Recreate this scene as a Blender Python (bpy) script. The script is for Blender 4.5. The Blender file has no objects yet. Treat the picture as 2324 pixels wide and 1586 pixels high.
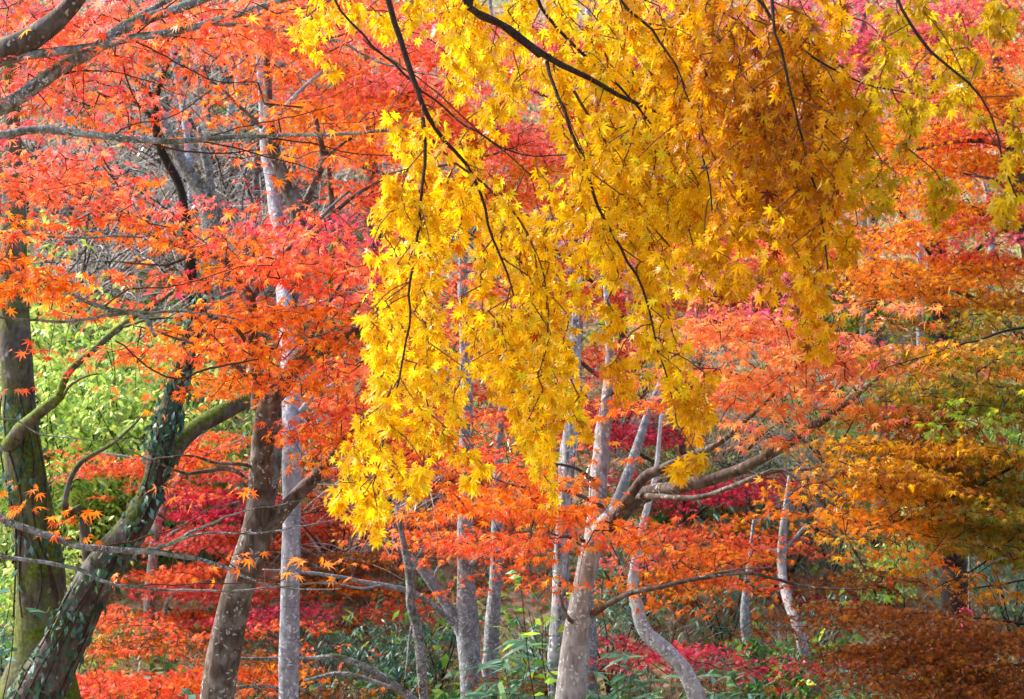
import bpy, math
import numpy as np
from mathutils import noise as mnoise, Vector

# ------------------------------------------------------------------ camera, sky, sun, exposure
R = math.radians
scn = bpy.context.scene
COL = scn.collection
PITCH, HFOV, CAMZ = R(6.0), R(30.0), 1.6
cam_d = bpy.data.cameras.new('camera')
cam_d.sensor_width = 36.0
cam_d.lens = 18.0 / math.tan(HFOV / 2)
cam_d.clip_end = 400
cam = bpy.data.objects.new('camera', cam_d)
COL.objects.link(cam)
cam.location = (0, 0, CAMZ)
cam.rotation_euler = (R(90) + PITCH, 0, 0)
scn.camera = cam
cam_d.dof.use_dof = True
cam_d.dof.focus_distance = 8.3
cam_d.dof.aperture_fstop = 9.0

SUN_EL, SUN_AZ = R(42), R(-72)          # azimuth from +y, clockwise: the light comes from the left, a little ahead of the camera
world = bpy.data.worlds.new('World')
scn.world = world
world.use_nodes = True
wn = world.node_tree
wn.nodes.clear()
sky = wn.nodes.new('ShaderNodeTexSky')
sky.sky_type = 'NISHITA'
sky.sun_disc = False
sky.sun_elevation = SUN_EL
sky.sun_rotation = SUN_AZ
sky.dust_density = 3.0
sky.air_density = 1.0
bg = wn.nodes.new('ShaderNodeBackground')
bg.inputs['Strength'].default_value = 0.12
wo = wn.nodes.new('ShaderNodeOutputWorld')
wn.links.new(sky.outputs['Color'], bg.inputs['Color'])
wn.links.new(bg.outputs[0], wo.inputs['Surface'])
sl = bpy.data.lights.new('sun', 'SUN')
sl.energy = 2.2
sl.angle = R(20)
sl.color = (1.0, 0.95, 0.88)
so = bpy.data.objects.new('sun', sl)
COL.objects.link(so)
sdir = Vector((math.sin(SUN_AZ) * math.cos(SUN_EL), math.cos(SUN_AZ) * math.cos(SUN_EL), math.sin(SUN_EL)))
so.rotation_euler = sdir.to_track_quat('Z', 'Y').to_euler()
scn.view_settings.view_transform = 'Standard'
scn.view_settings.look = 'None'
scn.view_settings.gamma = 1
scn.view_settings.exposure = 2.05
scn.cycles.max_bounces = 7
scn.cycles.diffuse_bounces = 4
scn.cycles.transmission_bounces = 5
scn.cycles.glossy_bounces = 2
scn.cycles.use_denoising = True
scn.cycles.sample_clamp_indirect = 4

# ------------------------------------------------------------------ picture -> space
FX = 1161.5 / math.tan(HFOV / 2)
CP, SP = math.cos(PITCH), math.sin(PITCH)


def P(px, py, d):
    """the point seen at (px, py) of the photograph (2323 wide), d metres away along the view"""
    x = (px - 1161.5) / FX * d
    v = (793.0 - py) / FX * d
    return np.array((x, d * CP - v * SP, CAMZ + d * SP + v * CP))


def W(wpx, d):
    return wpx / FX * d


def ground_h(x, y):
    s = np.maximum(0.0, y - 13.0)
    h = 0.6 * (np.sqrt(s * s + 9.0) - 3.0)
    return h + 0.10 * np.sin(x * 0.9 + 1.3) * np.sin(y * 0.7) + 0.05 * np.sin(x * 2.3 + y * 1.9) * np.minimum(1, s / 4 + .4)


# ------------------------------------------------------------------ mesh building
class MB:
    def __init__(self):
        self.v, self.f3, self.f4, self.c, self.n = [], [], [], [], 0
        self.m3, self.m4, self.mi = [], [], 0

    def add(self, v, f3=None, f4=None, col=None):
        v = np.asarray(v, float).reshape(-1, 3)
        if f3 is not None and len(f3):
            self.f3.append(np.asarray(f3, int).reshape(-1, 3) + self.n)
            self.m3.append(np.full(len(self.f3[-1]), self.mi))
        if f4 is not None and len(f4):
            self.f4.append(np.asarray(f4, int).reshape(-1, 4) + self.n)
            self.m4.append(np.full(len(self.f4[-1]), self.mi))
        self.v.append(v)
        self.c.append(np.ones((len(v), 3)) * (col if col is not None else (1, 1, 1)))
        self.n += len(v)

    def mesh(self, name, mat, origin=(0, 0, 0), smooth=True, colour=False):
        v = np.concatenate(self.v) - np.asarray(origin)
        f3 = np.concatenate(self.f3) if self.f3 else np.zeros((0, 3), int)
        f4 = np.concatenate(self.f4) if self.f4 else np.zeros((0, 4), int)
        me = bpy.data.meshes.new(name)
        me.vertices.add(len(v))
        me.vertices.foreach_set('co', v.astype(np.float32).ravel())
        nl = f3.size + f4.size
        me.loops.add(nl)
        me.loops.foreach_set('vertex_index', np.concatenate([f3.ravel(), f4.ravel()]).astype(np.int32))
        me.polygons.add(len(f3) + len(f4))
        st = np.concatenate([np.arange(len(f3)) * 3, f3.size + np.arange(len(f4)) * 4]).astype(np.int32)
        me.polygons.foreach_set('loop_start', st)
        me.polygons.foreach_set('use_smooth', np.full(len(st), smooth))
        if colour:
            a = me.color_attributes.new('tint', 'FLOAT_COLOR', 'POINT')
            c = np.concatenate(self.c)
            a.data.foreach_set('color', np.concatenate([c, np.ones((len(c), 1))], 1).astype(np.float32).ravel())
        me.update(calc_edges=True)
        for m_ in (mat if isinstance(mat, (list, tuple)) else [mat]):
            me.materials.append(m_)
        mi = np.concatenate(self.m3 + self.m4) if self.m3 or self.m4 else []
        if len(mi) and max(mi) > 0:
            me.polygons.foreach_set('material_index', np.asarray(mi, np.int32))
        return me

    def build(self, name, mat, parent=None, origin=(0, 0, 0), smooth=True, colour=False):
        o = bpy.data.objects.new(name, self.mesh(name, mat, origin, smooth, colour))
        COL.objects.link(o)
        if parent is not None:
            o.parent = parent
        return o


def empty(name, loc, label, cat, group=None):
    o = bpy.data.objects.new(name, None)
    o.empty_display_size = 0.2
    COL.objects.link(o)
    o.location = loc
    tag(o, label, cat, group)
    return o


def tag(o, label=None, cat=None, group=None, kind=None):
    if label: o['label'] = label
    if cat: o['category'] = cat
    if group: o['group'] = group
    if kind: o['kind'] = kind
    return o


def copy_tree(o, parent=None):
    c = o.copy()
    COL.objects.link(c)
    if parent is not None:
        c.parent = parent
    for ch in list(o.children):
        copy_tree(ch, c)
    return c


def norm(a):
    a = np.asarray(a, float)
    return a / np.maximum(1e-9, np.linalg.norm(a, axis=-1, keepdims=True))


def catmull(pts, step):
    """resample a polyline of (x, y, z, r) rows as a smooth curve"""
    p = np.asarray(pts, float)
    if len(p) == 2:
        n = max(2, int(np.linalg.norm(p[1, :3] - p[0, :3]) / step))
        t = np.linspace(0, 1, n + 1)[:, None]
        return p[0] * (1 - t) + p[1] * t
    q = np.vstack([2 * p[0] - p[1], p, 2 * p[-1] - p[-2]])
    out = []
    for i in range(1, len(q) - 2):
        a, b, c, d = q[i - 1], q[i], q[i + 1], q[i + 2]
        n = max(2, int(np.linalg.norm(c[:3] - b[:3]) / step))
        t = (np.arange(n) / n)[:, None]
        out.append(0.5 * (2 * b + (c - a) * t + (2 * a - 5 * b + 4 * c - d) * t * t + (3 * b - a - 3 * c + d) * t ** 3))
    out.append(p[-1:])
    o = np.vstack(out)
    lo = p[:, 3].min()
    o[:, 3] = np.maximum(o[:, 3], lo * 0.9)
    return o


def tube(mb, curve, sides, rng, rough=0.06, cap=True):
    """a tapered, slightly lumpy tube along rows (x, y, z, r)"""
    c = curve[:, :3]
    r = curve[:, 3]
    n = len(c)
    t = norm(np.gradient(c, axis=0))
    ref = np.array((0.31, 0.95, 0.05)) if abs(t[0][1]) < 0.9 else np.array((1.0, 0, 0))
    u = np.zeros_like(c)
    a = ref
    for i in range(n):
        a = a - t[i] * np.dot(a, t[i])
        a = a / max(1e-9, np.linalg.norm(a))
        u[i] = a
    w = np.cross(t, u)
    ang = np.linspace(0, 2 * math.pi, sides, endpoint=False)
    s = np.concatenate([[0], np.cumsum(np.linalg.norm(np.diff(c, axis=0), axis=1))])
    ph = rng.uniform(0, 6.28, 6)
    rm = max(1e-4, r.mean())
    S, A = s[:, None] / rm, ang[None, :]
    lump = (np.sin(A + ph[0] + S * .13) * .5 + np.sin(2 * A + ph[1] - S * .21) * .6 + np.sin(3 * A + S * .37 + ph[2]) * .5
            + np.sin(S * .55 + ph[3]) * .7 + np.sin(5 * A + S * 0.8 + ph[4]) * .25)
    rad = r[:, None] * (1 + rough * lump)
    v = c[:, None] + rad[..., None] * (np.cos(A)[..., None] * u[:, None] + np.sin(A)[..., None] * w[:, None])
    i, j = np.meshgrid(np.arange(n - 1), np.arange(sides), indexing='ij')
    k = (j + 1) % sides
    f4 = np.stack([i * sides + j, i * sides + k, (i + 1) * sides + k, (i + 1) * sides + j], -1).reshape(-1, 4)
    v = v.reshape(-1, 3)
    f3 = []
    if cap:
        v = np.vstack([v, c[-1] + t[-1] * r[-1] * 0.7])
        b = (n - 1) * sides
        f3 = [(b + q, b + (q + 1) % sides, len(v) - 1) for q in range(sides)]
    mb.add(v, f3=f3, f4=f4)


def prisms(mb, a, b, ra, rb, sides=3):
    """many thin straight sticks a -> b at once"""
    a, b = np.asarray(a), np.asarray(b)
    if not len(a): return
    t = norm(b - a)
    u = norm(np.cross(t, np.array((0.12, 0.93, 0.34))))
    w = np.cross(t, u)
    ang = np.linspace(0, 2 * math.pi, sides, endpoint=False)
    off = np.cos(ang)[None, :, None] * u[:, None] + np.sin(ang)[None, :, None] * w[:, None]
    va = a[:, None] + off * np.asarray(ra)[:, None, None]
    vb = b[:, None] + off * np.asarray(rb)[:, None, None]
    v = np.concatenate([va, vb], 1)
    base = (np.arange(len(a)) * 2 * sides)[:, None]
    f = []
    for q in range(sides):
        k = (q + 1) % sides
        f.append(base + np.array([[q, k, sides + k, sides + q]]))
    mb.add(v.reshape(-1, 3), f4=np.concatenate(f))


# ------------------------------------------------------------------ leaf shapes (u along the tip, v across)
def maple(lobes, width, waist):
    """palmate leaf: lobes = (angle, length)"""
    pts = [(-0.05, 0.0)]
    for i, (a, l) in enumerate(lobes):
        d = np.array((math.cos(a), math.sin(a)))
        q = np.array((-math.sin(a), math.cos(a)))
        if width:
            pts.append(tuple(d * l * .58 - q * l * width))
        pts.append(tuple(d * l))
        if width:
            pts.append(tuple(d * l * .58 + q * l * width))
        if i < len(lobes) - 1:
            m = (a + lobes[i + 1][0]) / 2
            l2 = min(l, lobes[i + 1][1])
            pts.append((math.cos(m) * waist * l2, math.sin(m) * waist * l2))
    pts = np.array(pts)
    v = np.vstack([[(0.12, 0.0)], pts])
    n = len(pts)
    f = [(0, 1 + i, 1 + (i + 1) % n) for i in range(n)]
    return v, np.array(f)


L7 = [(R(a), l) for a, l in ((-122, .5), (-78, .78), (-38, .95), (0, 1.08), (38, .95), (78, .78), (122, .5))]
L5 = [(R(a), l) for a, l in ((-100, .62), (-46, .92), (0, 1.08), (46, .92), (100, .62))]
SHAPES = {
    'fine': maple(L7, 0.12, 0.40),
    'mid': maple(L7, 0, 0.36),
    'far': maple(L5, 0, 0.36),
    'oval': (np.array([(0, 0), (.45, .2), (1.0, 0), (.45, -.2)]), np.array([(0, 3, 1), (3, 2, 1)])),
    'lance': (np.array([(0, 0), (.2, .085), (.55, .09), (1.0, 0), (.55, -.09), (.2, -.085)]),
              np.array([(0, 5, 1), (5, 4, 1), (4, 2, 1), (4, 3, 2)])),
    'blade': (np.array([(0, -.02), (0, .02), (.5, .017), (1.0, 0), (.5, -.017)]), np.array([(0, 4, 1), (4, 2, 1), (4, 3, 2)])),
}


def lin(h):
    c = np.array([int(h[i:i + 2], 16) for i in (0, 2, 4)]) / 255
    return np.where(c <= .04045, c / 12.92, ((c + .055) / 1.055) ** 2.4)


PAL = {
    'Y': 'F7D41C 4 FFDF32 2 EDBE10 3 F4C814 3 E0AA10 1 E08A1A .3 B8540E .1 DCD62C .9 C8882A .15',
    'YA': 'EAB410 3 DFA00C 3 D28C0A 2 F2C41C 2 8A3A10 .12',
    'AM': 'D48C0A 3 C47808 3 DE9C0E 2 B86408 2 E4AC12 1 7A2C12 .25',
    'YO': 'D6B814 3 C6A412 3 E2C61C 2 BC960E 1 C87A14 .3',
    'O': 'F4722A 4 EE6420 3 FA8436 2 F55A2E 2 E4561C 2 FA9A3A .6',
    'OR': 'F4522C 4 F2623A 3 EE4634 2 F87440 2 E44226 2 FF7A6A .6 FA8A34 .5',
    'S': 'FF6E5E 3 F85A5A 3 FF8870 2 F0484E 2 F86A40 2 FF9A98 .6',
    'R': 'DC283E 3 E43A54 3 C61E32 2 EC4C62 2 E84436 1',
    'RD': 'AC1E36 3 BC2A44 3 921A2E 2 D03A40 1',
    'OS': 'F28C3E 4 F69C52 3 F07A48 2 EA763A 2 F49464 2 E8707A .5 F4B45A .6',
    'PK': 'EC6E86 3 E4587A 2 F28C8C 2 D8486A 2 F0904E 1',
    'BR': 'AC5816 3 BC681C 3 9E4C16 3 C45C2C 2 8E4E12 2 C87E20 .6',
    'OL': 'A88212 3 94901A 2 BC9014 3 74861A 1.4 C89A18 1 6CA024 .5',
    'AO': 'EC8C1C 3 F49A20 2 E47A1E 3 E86A24 2 D8841A 2 F0B028 1',
    'GR': '8CBC2A 3 AACC3A 3 6CA42E 2 C4DC4A 2 5C9640 1',
    'GY': 'B4BE3C 3 A0A848 2 8C9A4A 2 C8C860 2 7E8A50 1',
    'GY2': 'BCDC5A 3 D0E070 3 A0C45A 2 E4EC90 1 86AC58 2 6A9050 1',
    'OG': '7A9A1E 3 8CA828 2 6A8A20 2 A89A1A 1.5',
    'GD': '4A7860 3 3E6448 3 6E9A8C 1.5 587E50 2 8AB0A8 .5',
    'GM': '5C8C3A 3 4A7A3A 3 78A03E 2 3E6A3C 1',
    'SA': '5E9070 3 4C7C5C 3 80AE9C 2 6A9A5A 2 A8BC8C .4',
    'DR': '8A7258 3 A08A6C 2 6E5A48 2 B8A88C 1 7A8050 1',
    'LI': '9A5A34 3 B4683A 2 7C4A34 2 C8824A 1 8A7258 2',
}
ALB = 0.97
DIM = {'DR': 1.5, 'AM': .95, 'BR': .7, 'SA': .8, 'OL': .72}
BLUER = {'O': .55, 'OR': 1.1, 'OS': 1.15, 'AO': .6, 'BR': .6, 'Y': .7, 'YA': .7, 'S': 1.3, 'R': 1.5, 'RD': 1.4}
GREENER = {'O': 1.5, 'OR': 1.5, 'S': 1.3, 'OS': 1.15, 'AO': 1.2, 'BR': 1.2, 'AM': 1.12, 'Y': 1.0, 'R': 1.5, 'RD': 1.3, 'YA': 1.03, 'YO': 1.0}


def palette(name, n, rng, val=0.12):
    t = PAL[name].split()
    cols = np.array([lin(h) for h in t[0::2]])
    w = np.array([float(x) for x in t[1::2]])
    cols *= DIM.get(name, 1.0)
    cols[:, 1] *= GREENER.get(name, 1.0)
    cols[:, 2] *= BLUER.get(name, 1.0)
    c = cols[rng.choice(len(cols), n, p=w / w.sum())]
    return np.clip(c * ALB * rng.normal(1, val, (n, 1)).clip(.6, 1.3), 0, .96)


def leaves(mb, shape, pos, tip, nrm, size, col, rng, curl=0.25, fold=0.15, edge=0.0):
    T, F = SHAPES[shape]
    n = len(pos)
    if not n: return
    tip = norm(tip)
    nrm = norm(nrm - tip * np.sum(nrm * tip, 1, keepdims=True))
    b = np.cross(nrm, tip)
    u, v = T[:, 0], T[:, 1]
    rr = np.sqrt(u * u + v * v)
    k = rng.normal(curl, curl * .6, (n, 1))
    fo = rng.normal(fold, fold * .7, (n, 1))
    wv = -k * rr[None] ** 2 + fo * np.abs(v)[None] * (1 - .5 * rr[None])
    if n and shape in ('fine', 'mid', 'far'):
        skew = rng.normal(0, .12, (n, 1))
        wv = wv + skew * v[None]
    s = np.asarray(size).reshape(-1, 1, 1)
    V = pos[:, None] + s * (u[None, :, None] * tip[:, None] + v[None, :, None] * b[:, None] + wv[..., None] * nrm[:, None])
    f = F[None] + (np.arange(n) * len(T))[:, None, None]
    c = np.repeat(col[:, None], len(T), 1)
    if edge:
        e = (edge * np.clip(rr, 0, 1) * 1.0)[None, :, None] * rng.uniform(0, 1, (n, 1, 1))
        c = c * (1 - e * np.array((.08, .55, .3)))
    mb.add(V.reshape(-1, 3), f3=f.reshape(-1, 3), col=c.reshape(-1, 3))


# ------------------------------------------------------------------ materials
def nodes_of(name):
    m = bpy.data.materials.new(name)
    m.use_nodes = True
    nt = m.node_tree
    nt.nodes.clear()
    return m, nt, lambda t, **k: mk(nt, t, k)


def mk(nt, t, k):
    n = nt.nodes.new(t)
    for a, v in k.items():
        setattr(n, a, v)
    return n


def leaf_material(name, trans=0.66, gloss=0.05, rough=0.45):
    m, nt, N = nodes_of(name)
    L = nt.links.new
    at = N('ShaderNodeAttribute', attribute_name='tint')
    tc = N('ShaderNodeTexCoord')
    nz = N('ShaderNodeTexNoise')
    nz.inputs['Scale'].default_value = 60
    nz.inputs['Detail'].default_value = 2
    L(tc.outputs['Object'], nz.inputs['Vector'])
    mr = N('ShaderNodeMapRange')
    mr.inputs[1].default_value, mr.inputs[2].default_value = 0.3, 0.7
    mr.inputs[3].default_value, mr.inputs[4].default_value = 0.86, 1.08
    L(nz.outputs['Fac'], mr.inputs[0])
    mx = N('ShaderNodeVectorMath', operation='SCALE')
    L(at.outputs['Color'], mx.inputs[0])
    L(mr.outputs[0], mx.inputs['Scale'])
    d = N('ShaderNodeBsdfDiffuse')
    t = N('ShaderNodeBsdfTranslucent')
    g = N('ShaderNodeBsdfGlossy')
    g.inputs['Roughness'].default_value = rough
    L(mx.outputs[0], d.inputs['Color'])
    L(mx.outputs[0], t.inputs['Color'])
    a = N('ShaderNodeMixShader')
    a.inputs[0].default_value = trans
    L(d.outputs[0], a.inputs[1])
    L(t.outputs[0], a.inputs[2])
    fr = N('ShaderNodeFresnel')
    fr.inputs['IOR'].default_value = 1.4
    fm = N('ShaderNodeMath', operation='MULTIPLY_ADD')
    fm.inputs[1].default_value = gloss * 3
    fm.inputs[2].default_value = gloss * .1
    L(fr.outputs[0], fm.inputs[0])
    b = N('ShaderNodeMixShader')
    L(fm.outputs[0], b.inputs[0])
    L(a.outputs[0], b.inputs[1])
    L(g.outputs[0], b.inputs[2])
    o = N('ShaderNodeOutputMaterial')
    L(b.outputs[0], o.inputs['Surface'])
    return m


def bark_material(name, dark, light, lichen, lich_amt, moss=0.0, mosscol='5A6A18', scale=9.0, streak=0.35, band=0.0, rough=0.85, k=0.5):
    lin = lambda h: globals()['lin'](h) * k
    m, nt, N = nodes_of(name)
    L = nt.links.new
    tc = N('ShaderNodeTexCoord')
    mp = N('ShaderNodeMapping')
    mp.inputs['Scale'].default_value = (1, 1, streak)
    L(tc.outputs['Object'], mp.inputs['Vector'])

    def nz(sc, det, vec, dist=0.0):
        n = N('ShaderNodeTexNoise')
        n.inputs['Scale'].default_value = sc
        n.inputs['Detail'].default_value = det
        n.inputs['Distortion'].default_value = dist
        L(vec, n.inputs['Vector'])
        return n.outputs['Fac']

    def ramp(fac, a, b, ca=(0, 0, 0), cb=(1, 1, 1)):
        r = N('ShaderNodeValToRGB')
        r.color_ramp.elements[0].position, r.color_ramp.elements[1].position = a, b
        r.color_ramp.elements[0].color, r.color_ramp.elements[1].color = (*ca, 1), (*cb, 1)
        L(fac, r.inputs[0])
        return r.outputs[0]

    def mix(fac, a, b):
        x = N('ShaderNodeMix', data_type='RGBA')
        for sk, val in ((0, fac), (6, a), (7, b)):
            if isinstance(val, (float, int)): x.inputs[sk].default_value = val
            elif isinstance(val, (tuple, np.ndarray)): x.inputs[sk].default_value = (*val, 1)
            else: L(val, x.inputs[sk])
        return x.outputs[2]
    fine = nz(scale * 5, 6, mp.outputs[0], .4)
    base = ramp(fine, .33, .68, lin(dark), lin(light))
    big = nz(scale * .9, 4, tc.outputs['Object'], .6)
    base = mix(ramp(big, .4, .62), base, mix(.5, base, tuple(lin(dark) * .9)))
    if band:
        bm = N('ShaderNodeMapping')
        bm.inputs['Scale'].default_value = (1, 1, 9)
        L(tc.outputs['Object'], bm.inputs['Vector'])
        bn = nz(scale * .8, 4, bm.outputs[0], .5)
        base = mix(ramp(bn, .56, .66, (0, 0, 0), (band, band, band)), base, tuple(lin(dark) * .7))
    # patches of pale lichen, two sizes
    vo = N('ShaderNodeTexVoronoi')
    vo.inputs['Scale'].default_value = scale * 3.6
    wrp = N('ShaderNodeVectorMath', operation='MULTIPLY_ADD')
    nv = N('ShaderNodeTexNoise')
    nv.inputs['Scale'].default_value = scale * 2
    L(tc.outputs['Object'], nv.inputs['Vector'])
    L(nv.outputs['Color'], wrp.inputs[0])
    wrp.inputs[1].default_value = (.12, .12, .12)
    L(tc.outputs['Object'], wrp.inputs[2])
    L(wrp.outputs[0], vo.inputs['Vector'])
    spot = ramp(vo.outputs['Distance'], .16 + .22 * lich_amt, .22 + .24 * lich_amt, (1, 1, 1), (0, 0, 0))
    gate = ramp(nz(scale * .7, 3, tc.outputs['Object']), .56 - .2 * lich_amt, .6 - .18 * lich_amt)
    mu = N('ShaderNodeMath', operation='MULTIPLY')
    L(spot, mu.inputs[0])
    L(gate, mu.inputs[1])
    base = mix(mu.outputs[0], base, tuple(lin(lichen)))
    patch = ramp(nz(scale * 1.7, 6, tc.outputs['Object'], .5), .52 - .12 * lich_amt, .70 - .1 * lich_amt, (0, 0, 0), (1, 1, 1))
    base = mix(patch, base, mix(.45, base, tuple(lin(lichen) * .8)))
    if moss:
        ge = N('ShaderNodeNewGeometry')
        sx = N('ShaderNodeSeparateXYZ')
        L(ge.outputs['Normal'], sx.inputs[0])
        mn = nz(scale * .55, 5, tc.outputs['Object'], .5)
        ma = N('ShaderNodeMath', operation='MULTIPLY_ADD')
        L(sx.outputs['Z'], ma.inputs[0])
        ma.inputs[1].default_value = .22
        L(mn, ma.inputs[2])
        mm = ramp(ma.outputs[0], .62 - .25 * moss, .74 - .2 * moss)
        mc = ramp(nz(scale * 8, 3, tc.outputs['Object']), .3, .7, globals()['lin'](mosscol) * .18, globals()['lin'](mosscol) * .62)
        base = mix(mm, base, mc)
    bs = N('ShaderNodeBsdfPrincipled')
    bs.inputs['Roughness'].default_value = rough
    bs.inputs['Specular IOR Level'].default_value = 0.25
    L(base, bs.inputs['Base Color'])
    bu = N('ShaderNodeBump')
    bu.inputs['Strength'].default_value = .9
    bu.inputs['Distance'].default_value = .012
    L(fine, bu.inputs['Height'])
    L(bu.outputs[0], bs.inputs['Normal'])
    o = N('ShaderNodeOutputMaterial')
    L(bs.outputs[0], o.inputs['Surface'])
    return m


M = {
    'leaf': leaf_material('maple_leaf'),
    'green': leaf_material('green_leaf', .35, .1, .35),
    'brown': bark_material('bark_brown', '4A3C34', '8A786A', 'C8C4BC', .35, scale=8),
    'grey': bark_material('bark_grey', '7C7C86', 'B8BAC6', 'DCE0EA', .6, scale=8, band=.6, k=.66),
    'pale': bark_material('bark_pale', '8A8280', 'CCC8C8', 'E4E8E8', .5, scale=8, k=.6),
    'silver': bark_material('bark_silver', '80868A', 'C2C8D0', 'E8EEF4', .8, scale=10, band=.3, k=.47),
    'white': bark_material('bark_white', '8A8C90', 'D2D6DC', 'F0F4F8', .7, scale=9, band=.3, k=.85),
    'mossy': bark_material('bark_mossy', '4A3E34', '94887C', 'B8B4AC', .3, moss=.85, mosscol='7A8A22', scale=5, k=.42),
    'mosslite': bark_material('bark_moss_sparse', '4C4036', '94887E', 'C0BEB8', .4, moss=.4, mosscol='5E6A1C', scale=6, k=.4),  # nearly the mossy bark's browns, with less and duller moss
    'streaked': bark_material('bark_streaked', '4A4444', 'D4D6DC', 'F0F2F6', .5, scale=9, streak=.05, k=.7),
    'limb': bark_material('bark_limb', '54504C', 'A2A29E', 'E0E4E2', .55, moss=.05, mosscol='5E7038', scale=14, k=.62),
    'dark': bark_material('bark_dark', '2A201C', '4E4038', '7A7268', .1, scale=10, streak=.12, k=.33),
    'fiber': bark_material('bark_fibrous', '3C2C26', '6A564A', '9A9084', .2, scale=7, streak=.06),
    'twig': bark_material('bark_twig', '3C2C28', '6A4A40', '8A7068', .1, scale=20),
    'ytwig': bark_material('bark_hanging_twig', '2E2620', '604034', '5E5A48', .15, scale=20),
    'ytwig2': bark_material('bark_fine_twig', '5A3420', '8A5030', '8A5A40', .1, scale=20, k=.8),
    'rtwig': bark_material('bark_red_twig', '5A3020', '8A4C2C', '8A5A40', .1, scale=20),
    'dry': bark_material('bark_dry_stick', '8A8078', 'C6BEB8', 'E0DED8', .5, scale=14, k=1.0),
}

# ------------------------------------------------------------------ trees
TIER_COVER, HANG_COVER, LEAF_SCALE, NLEAF = 4.2, 3.8, 1.2, 0


def spray_targets(sp, rng, dflt):
    """anchor points of the leaf clusters of one spray (an ellipsoid flattened into tiers or hanging curtains)"""
    cx, cy, rx, ry, rot, d, pal = sp[:7]
    o = dict(dflt)
    if len(sp) > 7: o.update(sp[7])
    area = math.pi * rx * ry * (d / FX) ** 2
    leaf = o['leaf'] / 100.0 * LEAF_SCALE
    n = int(o['cover'] * (TIER_COVER if o['mode'] == 'tier' else HANG_COVER) * area / (leaf * leaf * 0.95)) + 1
    global NLEAF
    NLEAF += n
    ncl = max(2, n // o['per'])
    ca, sa = math.cos(R(rot)), math.sin(R(rot))

    def inside(m):
        rad = np.sqrt(rng.uniform(0, 1, m)) * (1 + rng.normal(0, .07, m))
        a = rng.uniform(0, 6.2832, m)
        ex, ey = rad * np.cos(a) * rx, rad * np.sin(a) * ry
        return cx + ex * ca - ey * sa, cy + ex * sa + ey * ca
    th = o['thick']
    pts = []
    if o['mode'] == 'tier':
        k = max(2, int(area / o['tier'] ** 2 * 1.6))
        px, py = inside(k)
        dd = d + rng.uniform(-th, th, k)
        cen = np.array([P(a, b, c) for a, b, c in zip(px, py, dd)])
        per = max(1, ncl // k)
        for c in cen:
            q = rng.normal(0, 1, (per, 3)) * np.array((.62, .62, .07)) * o['tier']
            q[:, 2] += -0.10 * (q[:, 0] ** 2 + q[:, 1] ** 2) / o['tier'] + q[:, 0] * math.tan(R(-rot)) * .5
            pts.append(c + q)
    else:
        m = 14
        k = max(2, ncl // m)
        px, py = inside(k)
        dd = d + rng.uniform(-th, th, k)
        for a, b, c in zip(px, py, dd):
            ln = W(min(ry * 1.6, 190), d) * rng.uniform(.55, 1.0)
            s = np.linspace(.5, -.5, m)[::-1] + rng.normal(0, .008, m)   # top to bottom
            lean = rng.normal(o.get('lean', -.14), .12)
            c0 = P(a, b, c + .28)
            pts.append(c0 + np.stack([s * ln * -lean + .02 * np.sin(s * 5 + a) + rng.normal(0, .002, m), .02 * np.sin(s * 4 + b) + s * .1, -s * ln], 1))
    return np.concatenate(pts), o


def grow(nodes, targets, first):
    """link every target to the nearest wood grown so far (hanging strands: only their top ends); returns parents and order"""
    nb = len(nodes)
    n = len(targets)
    best = np.zeros(n, int)
    dist = np.full(n, 1e9)
    heads = np.flatnonzero(first >= 0)
    for i0 in range(0, len(heads), 300):
        h = heads[i0:i0 + 300]
        df = targets[h][:, None] - nodes[None]
        dd = np.linalg.norm(df, axis=2) + 1.5 * np.maximum(0, .6 * np.linalg.norm(df[..., :2], axis=2) + df[..., 2]) * (first[h] > 1)[:, None]
        best[h] = dd.argmin(1)
        dist[h] = dd.min(1)
    done = np.ones(n, bool)
    done[heads] = False
    order = []
    for _ in range(len(heads)):
        i = int(np.argmin(np.where(done, 1e9, dist)))
        done[i] = True
        k = int(first[i])
        new = np.arange(i, i + k)
        order.extend(new)
        best[new[1:]] = nb + new[:-1]
        for j in new[:: 3]:
            df = targets[heads] - targets[j]
            dd = np.linalg.norm(df, axis=1) * (1.12 if k == 1 else 1.3) + 0.02 + (1.5 * np.maximum(0, .6 * np.linalg.norm(df[:, :2], axis=1) + df[:, 2]) if k > 1 else 0)
            u = (dd < dist[heads]) & ~done[heads]
            best[heads[u]] = nb + j
            dist[heads[u]] = dd[u]
    return best, order


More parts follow.
